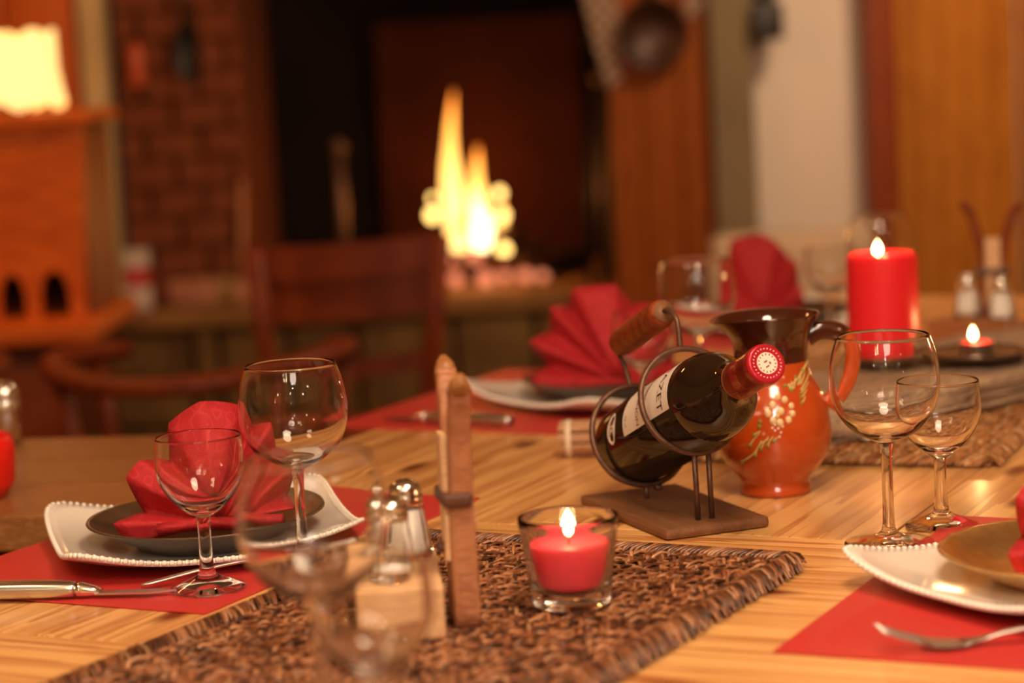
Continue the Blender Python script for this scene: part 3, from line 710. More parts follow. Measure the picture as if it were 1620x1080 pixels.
def napkin(name, loc, folds, label, tilt=0.0, yaw=0.0, lip=True):
    """pleated fan of cloth: folds = (angle, radius, depth)"""
    V, F = [], []; m = 7; n = len(folds)
    fine = []
    for i in range(n-1):
        for k in range(5):
            t = k/5; (a0, r0_, d0), (a1, r1_, d1) = folds[i], folds[i+1]
            x = r0_*math.cos(R(a0))*(1-t)+r1_*math.cos(R(a1))*t; z = r0_*math.sin(R(a0))*(1-t)+r1_*math.sin(R(a1))*t
            a = math.degrees(math.atan2(z, x)); a = a+360 if a < -90 else a
            fine.append((a, math.hypot(x, z)*(1+.012*math.sin(PI*t)), d0+(d1-d0)*t))
    fine.append(folds[-1])
    for i in range(m+1):
        u = i/m
        for (a, r, d) in fine:
            rr = .006+r*u; dd = d*(u**.8)
            V.append((rr*math.cos(R(a)), -dd-.012*(1-u)+.010*u*u*math.sin(R(a)), rr*math.sin(R(a))))
    N = len(fine)
    for i in range(m):
        for k in range(N-1): F.append((i*N+k, i*N+k+1, (i+1)*N+k+1, (i+1)*N+k))
    t = thing(name, label, 'napkin', loc, (tilt, 0, yaw), 'folded red napkins')
    o = mesh('fan', (V, F), M['napkin'], t); s = o.modifiers.new('s', 'SOLIDIFY'); s.thickness = .0016; s.offset = 0
    if lip:
        pts = [(-.052+.10*k/8, -.030-.004*math.sin(k*.8), .0055-.008+.002*math.sin(k*.6)) for k in range(9)]
        o = mesh('rolled_fold', sweep(pts, [(.011*(.6+.4*math.sin(PI*(k+1)/10)), .0055) for k in range(9)], 10), M['napkin'], t)
    return t
fL = [(188, .072, .006), (176, .083, .020), (166, .060, -.012), (150, .082, .016), (138, .080, .018), (127, .066, -.014), (113, .090, .010), (96, .098, .022), (79, .096, .010), (70, .080, -.014), (60, .088, .012), (47, .066, -.012), (33, .071, .012), (18, .052, -.008), (5, .055, .010)]
fF = [(186, .088, .012), (176, .097, .018), (165, .080, -.014), (154, .108, .014), (142, .094, -.014), (130, .111, .014), (122, .100, -.014), (114, .114, .012), (90, .106, .016), (78, .085, -.014), (64, .092, .012), (50, .070, -.012), (38, .082, .010), (18, .06, -.008), (4, .075, .008)]
fB = [(180, .05, .01), (150, .06, -.01), (114, .106, .012), (92, .104, .014), (80, .094, .012), (66, .078, -.012), (55, .076, .012), (40, .056, -.01), (24, .054, .01), (6, .05, -.006)]
napkin('napkin', (-.253, 1.888, TZ+.028), fL, 'red damask napkin folded in a fan behind the small left glass', R(-14), R(8))
napkin('napkin', (.122, 2.62, TZ+.026), fF, 'red napkin fan with wide pleats behind the wine bottle', R(-8), R(-4))
napkin('napkin', (.360, 3.20, TZ+.030), fB, 'red napkin fan seen between the far glasses behind the jug', R(-8), R(-10))
napkin('napkin', (.428, 1.615, TZ+.028), fL, 'red napkin cut by the picture edge on the gold dish', R(-10), R(10))

# ------------------------------------------------------------------ cutlery
def knife(loc, rot, label, blade=.08):
    t = thing('table_knife', label, 'knife', loc, rot, 'table knives')
    mesh('handle', sweep(spline([(-.112, 0, .0075), (-.09, 0, .008), (-.04, 0, .008), (-.006, 0, .0075), (0, 0, .0072)], 3), [(.006+.0035*math.sin(PI*min(1, .12+i/14)), .0042+.0028*math.sin(PI*min(1, .12+i/14))) for i in range(13)], 12, power=3), M['steel'], t)
    mesh('bolster', sweep([(0, 0, .0072), (.004, 0, .0072), (.014, 0, .006), (.020, 0, .005)], [(.0068, .0054), (.0072, .0058), (.006, .004), (.005, .0022)], 10, power=3), M['chrome'], t)
    V, F = prism([(.016, -.006), (blade*.75, -.0065), (blade, .002), (blade*.85, .0055), (.016, .0055)], .0035, .0048); mesh('blade', (V, F), M['steel'], t, False)
    return t
knife((-.352, 1.752, TZ+.002), R(-7), 'steel table knife on the red mat at the near table edge')
knife((-.112, 2.540, TZ+.002), R(148), 'steel knife on the red mat behind the wooden peg', .06).location = (-.100, 2.530, TZ+.002)
def fork(loc, rot, label, up=1.0):
    t = thing('table_fork', label, 'fork', loc, rot, 'table forks')
    zc = lambda x: float(np.interp(x, [-.062, -.045, -.025, -.008, .008, .025, .05, .09, .14], [.0175*up, .0105*up, .0042*up, .0022, .0035, .0075, .0105, .0085, .003]))
    hx = np.linspace(-.004, .135, 22); hw = np.interp(hx, [-.004, .006, .02, .06, .11, .13, .135], [.0095, .005, .0032, .0038, .0075, .0070, .003])
    mesh('handle', sweep([(x, 0, zc(x)) for x in hx], [(float(q), .0013) for q in hw], 10, power=2.6), M['steel'], t)
    bx = np.linspace(-.030, .000, 8); bw = np.interp(bx, [-.03, -.02, -.01, 0], [.0112, .0118, .0112, .0078])
    mesh('head', sweep([(x, 0, zc(x)) for x in bx], [(float(q), .0011) for q in bw], 10, power=3.2), M['steel'], t)
    for k in range(4):
        y = (k-1.5)*.0062; tx = np.linspace(-.060, -.026, 7)
        mesh('tine', sweep([(x, y*(1+.04), zc(x)) for x in tx], [(.0009+.0008*i/6, .0009) for i in range(7)], 6), M['steel'], t)
    return t
fork((.291, 1.472, TZ+.0026), R(4), 'bright steel fork lying tines up on the red mat at the right')
fork((-.182, 1.826, TZ+.0026), R(206), 'steel fork lying along the near edge of the left square plate', .4).scale = (1, .55, 1)

# ------------------------------------------------------------------ wine glasses
def wine_glass(name, prof, loc, label, group, rot=0):
    t = thing(name, label, 'glass', loc, rot, group)
    foot, stem, bowl = prof
    mesh('foot', lathe(foot, 56), M['footglass'], t); mesh('stem', lathe(stem, 40), M['glass'], t); mesh('bowl', lathe(bowl, 72), M['glass'], t)
    return t
def curve2(pts, sub=4): return [(max(0, float(p[0])), float(p[1])) for p in spline(pts, sub)]
def wall_prof(outer, inner): return curve2(outer, 4)+[(outer[-1][0]-.0004, outer[-1][1]+.0005)]+curve2(inner, 4)
big = ([(0, .0022), (.02, .0016), (.033, 0.0), (.0355, .0002), (.0362, .0012), (.0355, .0024)]+curve2([(.0355, .0024), (.028, .0040), (.018, .0062), (.0095, .0090), (.0060, .0125), (.0050, .017)], 4),
       curve2([(.0050, .017), (.0045, .030), (.0044, .055), (.0049, .073), (.0064, .083)], 4),
       wall_prof([(.0064, .083), (.0115, .0858), (.020, .0895), (.029, .0960), (.037, .1060), (.0422, .118), (.0440, .130), (.0434, .144), (.0410, .157), (.0366, .170)],
                 [(.0358, .170), (.0401, .157), (.0424, .144), (.0429, .130), (.0411, .1185), (.0359, .1072), (.0275, .0982), (.0185, .0925), (.009, .0898), (0, .0890)]))
sml = ([(0, .0026), (.018, .0018), (.0275, 0.0), (.0295, .0002), (.0302, .0012), (.0296, .0024)]+curve2([(.0296, .0024), (.024, .0048), (.016, .0082), (.0095, .0112), (.0066, .0140), (.0058, .018)], 4),
       curve2([(.0058, .018), (.0053, .028), (.0050, .044), (.0052, .054), (.0060, .0585)], 4),
       wall_prof([(.0060, .0585), (.0125, .0625), (.0205, .0695), (.0275, .078), (.0325, .0875), (.0347, .097), (.0348, .106), (.0340, .115), (.0334, .1225)],
                 [(.0324, .1225), (.0330, .115), (.0337, .106), (.0336, .097), (.0313, .0882), (.0261, .0793), (.0188, .0715), (.010, .0665), (0, .0650)]))
GB, GS = 'large balloon wine glasses', 'small wine glasses'
G1 = wine_glass('balloon_wine_glass', big, (-.179, 1.812, TZ+.0003), 'large wine glass', GB); G1['label'] = 'large clear wine glass standing left of the salt shakers beside the red napkin'
S1 = wine_glass('small_wine_glass', sml, (-.2493, 1.758, TZ+.0021), 'small clear wine glass standing on the red mat before the left napkin', GS)
for (x, y, z, lb) in ((.2955, 1.7996, .0003, 'large clear wine glass right of the orange jug'), (.2096, 2.538, .0003, 'large clear wine glass behind the bottle rack handle'),
                   (.498, 3.03, .0003, 'large blurred wine glass left above the tall red candle'), (-.122, 1.305, .0112, 'very blurred large wine glass nearest before the left place')):
    dup(G1, (x, y, TZ+z), random.random()*6, lb)
for (x, y, z, lb) in ((.3488, 1.8561, .0003, 'small clear wine glass at the right of the large one by the jug'), (.1435, 2.4535, .0003, 'small wine glass seen under the bottle rack handle'),
                   (.440, 3.095, .0021, 'small blurred wine glass at the far place left of the red candle'), (-.085, 1.222, .0112, 'very blurred small wine glass cut by the bottom edge')):
    dup(S1, (x, y, TZ+z), random.random()*6, lb)

# ------------------------------------------------------------------ candles
def candle_flame(parent, x, y, z, h=.022, r=.0048):
    prof = [(.0003, 0), (r*.6, h*.08), (r*.95, h*.25), (r, h*.38), (r*.8, h*.6), (r*.42, h*.82), (r*.1, h*.97), (.0001, h)]
    f = mesh('flame', tr(lathe(prof, 14), x, y, z), M['flame'], parent)
    mesh('wick', sweep([(x, y, z-.007), (x, y, z+.002), (x+.001, y, z+.006)], .0007, 6), M['wick'], parent)
    return f
T1 = thing('votive_candle', 'thick clear glass cup with a lit pink red candle on the rattan', 'candle', (.0334, 1.6067, TZ+.0115))
mesh('glass_cup', lathe([(0, 0)]+curve2([(.024, 0), (.0268, .0012), (.0282, .004), (.0295, .014), (.0335, .042), (.0360, .060), (.0366, .0640)], 4)+curve2([(.0362, .0655), (.0345, .0658), (.0330, .0645)], 3)+curve2([(.0322, .058), (.0300, .045), (.0262, .024), (.0225, .0135), (.015, .0112)], 4)+[(0, .0108)], 64), M['glass'], T1)
mesh('wax', lathe([(0, .0118)]+curve2([(.014, .0122), (.0215, .0150), (.0252, .0245), (.0292, .0455)], 4)+[(.0285, .0468), (.020, .0452), (.008, .0448), (0, .0448)], 48), M['pinkwax'], T1)
candle_flame(T1, .0, .0, .0505, .020, .0052)
bulb('votive_flame_light', (.0334, 1.6067, TZ+.0115+.060), .005, .7, (1.0, .55, .2))

dw = thing('driftwood_board', 'weathered grey driftwood board carrying the candles behind the jug', 'driftwood', (.47, 2.53, TZ+.0085), R(42))
def drift():
    V, F = [], []; n_ = 26; prof = 40; rd = random.Random(4)
    for i in range(n_+1):
        u = i/n_; x = -.34+.72*u
        wf = .125+.012*math.sin(u*9)+.006*math.sin(u*23+1); wb_ = .125+.01*math.sin(u*7+2); h = .030+.003*math.sin(u*11); 
        if i in (0, n_): wf *= .8; wb_ *= .8
        for k in range(prof):
            a = 2*PI*k/prof; c, s = math.cos(a), math.sin(a); e = 2/5.0
            yy = math.copysign(abs(c)**e, c)*(wb_ if c > 0 else wf); zz = h/2+math.copysign(abs(s)**e, s)*h/2
            zz += (.0016*math.sin(k*2.3+u*14)+.0008*math.sin(yy*260+u*9))*(1 if s > -.3 else 0)
            V.append((x, yy, max(.0, zz)))
    for i in range(n_):
        for k in range(prof): F.append((i*prof+k, i*prof+(k+1) % prof, (i+1)*prof+(k+1) % prof, (i+1)*prof+k))
    F.append(tuple(reversed(range(prof)))); F.append(tuple(n_*prof+k for k in range(prof))); return V, F
mesh('board', drift(), M['drift'], dw)
for k in range(9):
    y = -.128+.004*random.random(); zz = .003+k*.0033
    mesh('splinter', sweep([(-.33+.02*k, y-.002*math.sin(k), zz), (-.1, y-.007-.003*math.sin(k*2), zz+.001), (.15, y-.004, zz-.001), (.36, y-.002, zz)], (.0020+.002*((k*7) % 3), .0015+.0008*(k % 3)), 6), M['drift'], dw)
zdw = TZ+.0085+.0335
cd = lathe([(0, 0), (.035, 0), (.052, .005), (.056, .009), (.054, .0095), (.036, .0035), (0, .0035)], 40)
def candle_dish(loc, label):
    t = thing('candle_dish', label, 'dish', loc, 0, 'dark dishes under the candles')
    mesh('plate', cd, M['darkplate'], t); mesh('rim', lathe([(.054, .0092), (.0565, .0088), (.0568, .0102), (.0545, .0104)], 40), M['darkplate'], t); return t
CX, CY = .4165, 2.528; TX_, TY_ = .521, 2.532
candle_dish((CX, CY, zdw), 'dark dish under the tall red pillar candle')
candle_dish((TX_, TY_, zdw), 'dark dish holding the small tin tealight')
PC = thing('pillar_candle', 'tall lit red pillar candle behind the right wine glasses', 'candle', (CX, CY, zdw+.0040))
mesh('wax', lathe([(0, 0), (.0385, 0), (.0395, .001)]+curve2([(.0397, .01), (.0397, .06), (.0395, .112), (.0385, .1185), (.0355, .1215), (.031, .121), (.024, .1165), (.012, .1145), (0, .1142)], 4), 56), M['wax'], PC)
candle_flame(PC, -.004, 0, .119, .0175, .0046)
bulb('pillar_flame_light', (CX, CY, zdw+.004+.142), .006, .35, (1.0, .55, .2))
TL = thing('tealight', 'small lit red tealight in a tin cup on the dark dish', 'candle', (TX_, TY_, zdw+.0040))
mesh('tin_cup', lathe([(0, 0), (.0185, 0), (.0192, .001), (.0192, .0155), (.0198, .016), (.0188, .0162), (.0186, .013)], 40), M['tin'], TL)
mesh('wax', lathe([(0, .002), (.0184, .002), (.0186, .0155), (.0150, .0145), (0, .0138)], 36), M['wax'], TL)
candle_flame(TL, -.004, 0, .0178, .0165, .0040)
bulb('tealight_flame_light', (TX_, TY_, zdw+.004+.04), .005, .18, (1.0, .55, .2))
# ------------------------------------------------------------------ the wine bottle in its iron rack
ea, ee = R(-69.5), R(21)
bd = Vector((math.cos(ee)*math.cos(ea), math.cos(ee)*math.sin(ea), math.sin(ee)))
bup = (Vector((0, 0, 1))-bd*bd.z).normalized()
RB = Vector((.1317, 1.957, TZ))
ring0 = Vector((.1097, 2.009, TZ+.0645)); ring1 = ring0+bd*.120+bup*.002
RK = thing('wine_bottle_rack', 'brown iron two ring bottle holder with a wooden handle and board base', 'bottle holder', RB)
o = mesh('base_board', rz(box(-.092, .092, -.0485, .0485, .0004, .0100, .004), R(111)), M['rackwood'], RK, False)
o.data.transform(Matrix.Rotation(-R(111), 4, 'Z')); o.rotation_euler = (0, 0, R(111))
def ringpts(c, r, n=56):
    s = bd.cross(bup); return [c-RB+(bup*math.cos(2*PI*k/n)+s*math.sin(2*PI*k/n))*r for k in range(n)]
RR = .0455
for c in (ring1, ring0): mesh('ring', sweep(ringpts(c, RR), .0027, 10, up=tuple(bd), closed=True), M['iron'], RK)
lo1 = ring1-bup*RR-RB; lo0 = ring0-bup*RR-RB; hi1 = ring1+bup*RR-RB; hi0 = ring0+bup*RR-RB
sd = bd.cross(bup)
for dx in (-.0065, .0065):
    p = lo1+sd*dx+bup*.001; mesh('leg', sweep([p, (p.x+.001, p.y, .009)], .0024, 10, up=(0, 1, 0)), M['iron'], RK)
p = lo0+sd*.003; mesh('leg', sweep([p, (p.x, p.y, .009)], .0024, 10, up=(0, 1, 0)), M['iron'], RK)
mesh('bolt', tr(ball(.0045, 10, 6, 1, 1, .7), *(lo0-sd*.008-bup*.003)), M['iron'], RK)
hz = .086
w1, w0 = ring0+bd*.102+bup*hz-RB, ring0-bd*.004+bup*hz-RB
hw = bd*.0
for (p, q) in ((w1, w0),):
    ax = (p-q).normalized()
    pts = [q+(p-q)*t for t in (0, .02, .08, .5, .92, .98, 1.0)]; rr = [.0085, .0115, .0125, .0128, .0125, .0118, .0095]
    hd = mesh('handle', sweep(pts, rr, 28, up=tuple(bup)), M['redwood'], RK)
    mesh('handle_end', sweep([p-ax*.0005, p+ax*.0009], .0096, 24, up=tuple(bup)), M['rackwood'], RK)['label'] = 'pale end grain of the wooden handle'
mesh('wire', sweep(spline([w1-ax*.01, w1+ax*.006, w1+ax*.013-bup*.004, hi1+bup*.024+ax*.004, hi1+bup*.001], 6), .0024, 10, up=(1, .3, 0)), M['iron'], RK)
mesh('wire', sweep(spline([w0+ax*.012, w0-ax*.004, w0-ax*.008-bup*.005, hi0+bup*.018-ax*.003, hi0+bup*.001], 6), .0024, 10, up=(1, .3, 0)), M['iron'], RK)
mesh('rivet', tr(ball(.0028, 8, 6), *(w0-ax*.008-bup*.003-sd*.003)), M['chrome'], RK)

base = ring0-bd*.025-bup*.0053
BT = bpy.data.objects.new('wine_bottle', None); COL.objects.link(BT)
camv = Vector((0, 0, TZ+.405))-(base+bd*.1); camv.normalize()
bc = (camv-bd*camv.dot(bd)).normalized(); bl = bd.cross(bc)        # bc faces the diners, bl is the label side
if bl.z < 0: bl = -bl
BT.matrix_world = Matrix(((bc.x, bl.x, bd.x, base.x), (bc.y, bl.y, bd.y, base.y), (bc.z, bl.z, bd.z, base.z), (0, 0, 0, 1)))
tag(BT, 'dark red wine bottle lying tilted in the iron rack, red capsule towards the jug', 'bottle')
bp_ = [(0, .016), (.018, .012), (.028, .003), (.0325, 0), (.036, .002), (.0374, .008), (.0376, .016), (.0376, .184)]+curve2([(.0376, .184), (.0368, .194), (.033, .2055), (.026, .2155), (.0195, .224), (.0162, .2335), (.0150, .243)], 4)
mesh('glass_body', lathe(bp_, 72), M['bottleglass'], BT)
mesh('capsule', lathe([(.0150, .241), (.0157, .2415), (.0156, .262), (.0155, .284), (.0164, .285), (.0166, .288), (.0164, .2935)], 48), M['capsule'], BT)
mesh('capsule_top', lathe([(.0164, .2935), (.0158, .2958), (.0145, .2968), (.0135, .2966), (0, .2966)], 48), M['capsuletop'], BT)
mesh('gold_line', lathe([(.0157, .2425), (.0159, .243), (.0157, .2435)], 48), M['gold'], BT)
def wrap(vf, z, phi, rr, lift=.0002):
    """lay flat text (x right, y up) on the bottle; reading runs towards smaller phi"""
    V = []
    for (x, y, q) in vf[0]:
        a = R(phi)-x/rr; h = rr+lift+max(0, q); V.append((h*math.cos(a), h*math.sin(a), z+y))
    return V, vf[1]
rl = .0379
V, F = [], []
nphi = 40
for i in range(2):
    for k in range(nphi+1):
        a = R(16+(164-16)*k/nphi); V.append((rl*math.cos(a), rl*math.sin(a), (.078, .181)[i]))
for k in range(nphi): F.append((k, k+1, nphi+2+k, nphi+1+k))
lb = mesh('label', (V, F), M['label'], BT)
for (s, z, phi, sz, m) in (('MAZET', .162, 55, .0150, 'ink'), ('CABERNET', .1275, 56, .0066, 'redink'), ('SAUVIGNON', .1115, 57, .0088, 'redink'), ('75 cl', .085, 34, .0055, 'redink'), ('12,5 % vol', .085, 86, .0045, 'redink')):
    mesh('lettering', wrap(text_vf(s, sz, .0), z, phi, rl, .00025), M[m], lb, False)
def oval(ru_, rv_, n=32): return [(0, 0, 0)]+[(ru_*math.cos(2*PI*k/n), rv_*math.sin(2*PI*k/n), 0) for k in range(n)], [(0, k+1, (k+1) % n+1) for k in range(n)]
sl = mesh('seal', wrap(oval(.0145, .0095), .050, 37, .0377, .0003), M['label'], BT)
mesh('lettering', wrap(text_vf('SG', .013, 0), .050, 37, .0377, .0006), M['redink'], sl, False)
# marks on the capsule
def wrapc(vf, z, phi): return wrap(vf, z, phi, .01565, .00015)
def frame_vf(wx, wy, t):
    o_, i_ = [(-wx, -wy), (wx, -wy), (wx, wy), (-wx, wy)], [(-wx+t, -wy+t), (wx-t, -wy+t), (wx-t, wy-t), (-wx+t, wy-t)]
    return [(x, y, 0) for x, y in o_+i_], [(k, (k+1) % 4, 4+(k+1) % 4, 4+k) for k in range(4)]
mesh('capsule_mark', join(wrapc(frame_vf(.0042, .0042, .0006), .2500, -42), wrapc(text_vf('K', .0085, 0), .2500, -42)), M['gold'], BT, False)
mesh('capsule_lettering', wrapc(text_vf('· CABERNET · SAUVIGNON · CABERNET · SAUVIGNON ·', .0026, 0), .2690, -40), M['gold'], BT, False)
mesh('top_emblem', tr((oval(.0088, .0088)[0], oval(.0088, .0088)[1]), 0, 0, .2968), M['foil'], BT)
em = []
for k in range(15):
    a = 2*PI*k/15+.3; v_, f_ = box(-.0008, .0008, -.0004, .0006, .29685, .2970); em.append(xf((v_, f_), Matrix.Translation((.0072*math.cos(a), .0072*math.sin(a), 0)) @ Matrix.Rotation(a, 4, 'Z')))
em.append(tr(box(-.002, .001, .001, .0025, .29685, .2970), .001, 0, 0)); em.append(tr(box(-.0005, .003, -.003, -.0018, .29685, .2970), 0, 0, 0)); em.append(tr(box(-.003, -.0015, -.002, 0, .29685, .2970)))
mesh('top_print', join(*em), M['redink'], BT, False)
dots = []
for k in range(26):
    a = 2*PI*k/26; dots.append(xf(box(-.0006, .0006, -.0003, .0003, .2968, .2971), Matrix.Translation((.0118*math.cos(a), .0118*math.sin(a), 0)) @ Matrix.Rotation(a+(k % 3)*.6, 4, 'Z')))
mesh('top_lettering', join(*dots), M['foil'], BT, False)

# ------------------------------------------------------------------ bamboo bundle behind the rack
BB = thing('bamboo_bundle', 'small bundle of bamboo slats with a pale band, lying behind the bottle base', 'bundle', (.105, 2.272, TZ+.0195), R(-6))
for k in range(9):
    a = 2*PI*k/9; mesh('slat', xf(box(-.062+random.uniform(-.002, .002), .06, -.0044, .0044, -.0026, .0026, .0014), Matrix.Rotation(a, 4, 'X') @ Matrix.Translation((0, 0, .0155))), M['bamboo'], BB, False)
mesh('core', xf(lathe([(0, -.055), (.0132, -.055), (.0132, .055), (0, .055)], 20), Matrix.Rotation(R(90), 4, 'Y')), M['darkwood'], BB)
mesh('band', xf(lathe([(.0178, -.0555), (.0190, -.055), (.0192, -.0525), (.0190, -.050), (.0178, -.0495)], 32), Matrix.Rotation(R(90), 4, 'Y')), M['cord'], BB)

# ------------------------------------------------------------------ glazed jug
JX, JY = .2330, 2.0407
J = thing('glazed_jug', 'orange glazed jug with dark brown neck and slip flower decoration', 'jug', (JX, JY, TZ+.0003))
jo = [(0, .001), (.026, .001), (.0305, 0), (.0322, .002), (.0324, .006), (.0310, .010), (.0318, .014), (.0370, .020), (.0450, .030), (.0503, .041), (.0525, .0525), (.0518, .066), (.0490, .080), (.0440, .093), (.0385, .102), (.0352, .110), (.0338, .118), (.0333, .127), (.0342, .138), (.0368, .147), (.0405, .1545), (.0435, .160), (.0448, .1625)]
jp = curve2(jo[2:], 3)
jr = lambda z: float(np.interp(z, [p[1] for p in jp], [p[0] for p in jp]))
cut = .121
lowp = [(0, .001), (.026, .001)]+[p for p in jp if p[1] < cut]+[(jr(cut), cut)]
upp = [(jr(cut), cut)]+[p for p in jp if p[1] > cut]
inn = [(.0446, .1638), (.0432, .1632), (.0385, .155), (.0345, .147), (.0320, .138), (.0308, .127), (.0320, .112), (.040, .094), (.048, .070), (.048, .045), (.03, .012), (0, .008)]
def spout(vf):
    V = []
    for (x, y, z) in vf[0]:
        k = max(0, (z-.134)/.029)
        if k > 0:
            a = math.atan2(y, x); d = math.cos(a-R(192)); s = max(0, d)**6; t = max(0, math.cos(a-R(192)))**2
            x += s*k*k*.010*math.cos(R(192)); y += s*k*k*.010*math.sin(R(192)); z += -.004*s*k*k
        V.append((x, y, z))
    return V, vf[1]
mesh('body', lathe(lowp, 80), M['terracotta'], J)
mesh('neck', spout(lathe(upp+inn, 80)), M['brownglaze'], J)
hp = spline([(.0335, 0, .140), (.046, 0, .1455), (.064, 0, .142), (.0725, 0, .123), (.067, 0, .099), (.0505, 0, .076)], 6)
ha = R(2)
hv = sweep(hp, [(.0085, .0050)]*len(hp), 14, up=(0, 1, 0.01))
hdl = mesh('handle', rz(hv, ha), M['terracotta'], J); hdl['label'] = 'orange loop handle with a brown top'
mesh('handle_top', rz(sweep(hp[:14], [(.0089, .0054)]*14, 14, up=(0, 1, 0.01)), ha), M['brownglaze'], J)
# slip decoration laid on the belly facing the diners
fa = math.atan2(-JY, -JX)
def jpt(px, py, lift=.0004):
    z = (1000-py)/5336*1.09; x = (px-(339-(1000-py)*.052))/5336
    r = jr(z)+lift; ph = math.asin(max(-.98, min(.98, x/r))); a = fa+ph
    return Vector((r*math.cos(a), r*math.sin(a), z)), Vector((math.cos(a), math.sin(a), 0))
def drop(px, py, s=.0026, el=1.2):
    p, n = jpt(px, py); v, f = ball(s, 10, 6, 1, .55, el)
    a = math.atan2(n.y, n.x)+R(90); return tr(rz((v, f), a), *p)
def stroke(pts, r0_, r1_):
    P = [jpt(*q)[0] for q in spline(pts, 4)]; n_ = len(P)
    n = jpt(*pts[0])[1]; return sweep(P, [r0_+(r1_-r0_)*i/(n_-1) for i in range(n_)], 7, up=tuple(n))
fl_ = [drop(x, y, s, 1.15) for x, y, s in ((318, 573, .0034), (375, 553, .0031), (297, 607, .0034), (357, 600, .0034), (406, 581, .0028), (320, 637, .0033), (353, 648, .0034), (394, 638, .0031), (412, 613, .0029), (341, 540, .0028), (340, 618, .0022))]
mesh('slip_flower', join(*fl_), M['cream'], J)['kind'] = 'stuff'
st = [stroke([(377, 500), (430, 480), (484, 412)], .0006, .0011)]
bead = [drop(484, 410, .0016), drop(377, 497, .0018)]
for (x0, y0, x1, y1) in ((400, 514, 392, 488), (408, 520, 405, 480), (416, 512, 425, 464), (438, 500, 456, 440), (450, 498, 470, 452), (452, 520, 493, 462), (450, 535, 488, 495), (452, 552, 480, 522), (455, 575, 472, 548)):
    st.append(stroke([(x0, y0), ((x0+x1)/2+3, (y0+y1)/2), (x1, y1)], .0009, .0004)); bead.append(drop(x1 if y1 < 470 else x0, y1 if y1 < 470 else y0, .0015))
st.append(stroke([(180, 822), (228, 785), (262, 738), (300, 716)], .0008, .0006)); bead.append(drop(178, 824, .0018))
for (x0, y0, x1, y1) in ((238, 790, 268, 722), (264, 760, 300, 706), (296, 746, 322, 704), (325, 726, 352, 706), (212, 745, 258, 690), (232, 700, 262, 682)):
    st.append(stroke([(x0, y0), ((x0+x1)/2-4, (y0+y1)/2), (x1, y1)], .0008, .0004)); bead.append(drop(x0, y0, .0017))
bead += [drop(258, 642, .0020), drop(256, 662, .0020)]
mesh('slip_stems', join(*st), M['olive'], J)['kind'] = 'stuff'; mesh('slip_leaves', join(*bead), M['green'], J)['kind'] = 'stuff'
hi_ = [drop(x, y, .0010) for x, y in ((330, 655), (318, 668), (345, 672), (358, 690), (330, 680), (352, 708), (366, 664))]
mesh('slip_dots', join(*hi_), M['foil'], J)['kind'] = 'stuff'

# ------------------------------------------------------------------ salt and pepper blocks with their wooden pegs
def salt_block(loc, rot, label, m='blockwood'):
    t = thing('salt_block', label, 'block', loc, rot, 'salt and pepper sets')
    mesh('block', box(-.031, .031, -.065, .065, 0, .037, .003), M[m], t, False); return t
def shaker(loc, full, label):
    t = thing('glass_shaker', label, 'shaker', loc, random.random(), 'glass salt and pepper shakers')
    n = 10
    mesh('glass_body', lathe([(0, .0), (.0165, .0), (.0178, .002), (.0175, .009), (.0125, .040), (.0115, .0435), (.0105, .0435), (.0112, .039), (.0156, .009), (.0150, .005), (0, .004)], n), M['glass'], t, False)
    if full: mesh('salt', lathe([(0, .0056), (.0140, .0056), (.0146, .009), (.0114, .036), (0, .0365)], 20), M['salt'], t)
    else: mesh('salt', lathe([(0, .0056), (.0140, .0056), (.0144, .009), (0, .010)], 20), M['salt'], t)
    mesh('cap', lathe([(.0118, .042), (.0122, .0425), (.0124, .047), (.0114, .0485), (.0120, .050), (.0116, .0535), (.0085, .057), (.004, .0582), (0, .0584)], 28), M['chrome'], t)
    for k in range(5): mesh('hole', tr(ball(.0009, 6, 4), .0045*math.cos(k*1.257), .0045*math.sin(k*1.257), .0578), M['wick'], t)
    return t
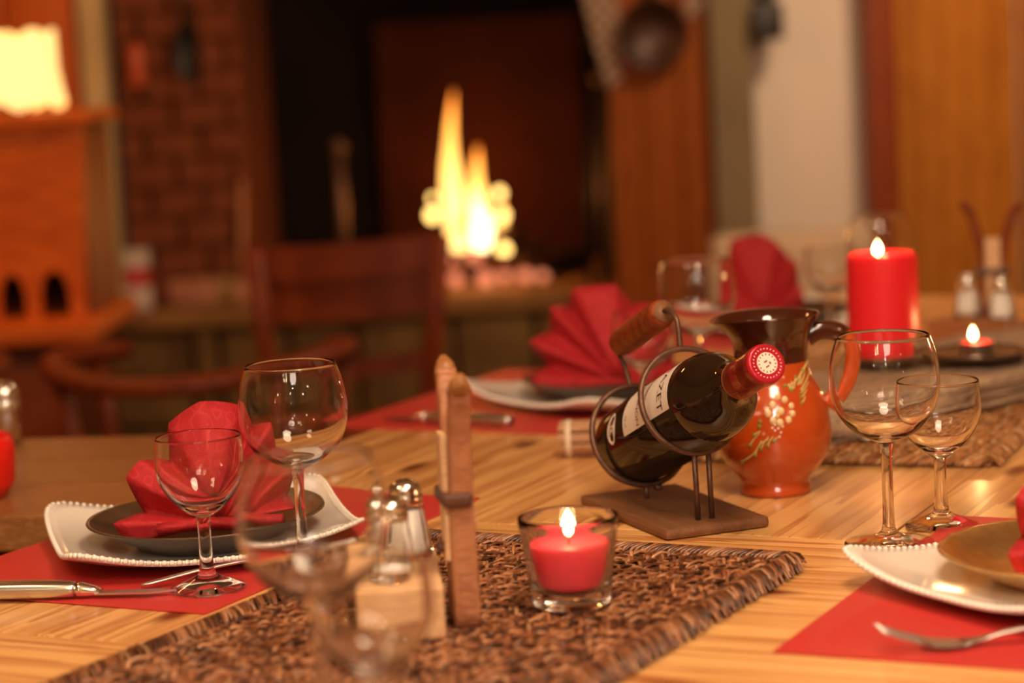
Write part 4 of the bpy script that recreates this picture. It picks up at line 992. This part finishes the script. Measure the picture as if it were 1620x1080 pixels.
def peg(loc, rot, label, pw='pegwood'):
    """big wooden clothes peg: two flared prongs, a shorter pale slat, a leather band and a pin"""
    t = thing('wooden_peg', label, 'peg', loc, rot, 'tall wooden pegs')
    for s, h in ((-1, .172), (1, .176)):
        pts = spline([(0, s*.0105, 0), (0, s*.0105, .06), (0, s*.012, .10), (0, s*.018, .138), (0, s*.030, h)], 5)
        mesh('prong', sweep(pts, [(.0062, .0098-.0022*(i/(len(pts)-1))) for i in range(len(pts))], 14, up=(1, 0, 0), power=4), M[pw], t)['label'] = 'flared wooden prong'
        p = pts[-1]; mesh('tip', sweep([(0, p[1]-s*.003, p[2]-.006), (0, p[1]+s*.004, p[2]+.002), (0, p[1]+s*.010, p[2]+.006)], [(.0062, .0085), (.0060, .0070), (.005, .003)], 12, up=(1, 0, 0), power=3), M['oak' if pw == 'pegwood' else pw], t)
    mesh('slat', box(-.0125, -.0072, -.010, .010, .046, .136, .0015), M['blockwood'], t, False)['label'] = 'pale thin slat'
    mesh('band', box(-.0145, .0072, -.0225, .0225, .086, .096, .003), M['leather'], t, False)
    mesh('pin', xf(lathe([(0, -.002), (.004, -.002), (.0048, .001), (.003, .004), (0, .0045)], 14), Matrix.Translation((-.0135, 0, .055)) @ Matrix.Rotation(R(-90), 4, 'Y')), M['leather'], t)
    return t
def pepper_set(cx, cy, rot, z, near, pegat, pegrot, labels):
    m = Matrix.Translation((cx, cy, z)) @ Matrix.Rotation(rot, 4, 'Z')
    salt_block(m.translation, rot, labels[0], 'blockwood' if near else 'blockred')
    for (x, y), f, lb in (((-.002, -.034), False, labels[1]), ((.010, .030), True, labels[2])):
        shaker(m @ Vector((x, y, .0374)), f or not near, lb)
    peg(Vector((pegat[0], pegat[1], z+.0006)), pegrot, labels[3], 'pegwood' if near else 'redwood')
pepper_set(-.091, 1.592, R(4), TZ+.0108, True, (-.0432, 1.575), R(10), ('pale wooden block carrying the near salt and pepper shakers', 'nearly empty glass shaker at the front of the near wooden block', 'white filled glass shaker at the back of the near block',
    'tall wooden peg standing beside the near salt block, seen edge on'))
pepper_set(.608, 2.920, R(40), TZ+.0006, False, (.640, 2.995), R(80), ('reddish wooden block carrying the far salt shakers behind the tealight', 'right one of the two white shakers on the far block', 'left one of the two white shakers on the far block',
    'far wooden peg with two flared prongs at the right picture edge'))
# ------------------------------------------------------------------ teaspoon on the light mat
sp = thing('teaspoon', 'small steel teaspoon on the light brown mat behind the right glasses', 'spoon', (.352, 2.232, TZ+.0125), R(28))
mesh('bowl', ball(.010, 14, 8, 1.5, 1, .35), M['steel'], sp); mesh('handle', sweep([(.012, 0, .001), (.04, 0, .004), (.08, 0, .003)], [(.0018, .0012), (.0016, .0012), (.0034, .001)], 8), M['steel'], sp)
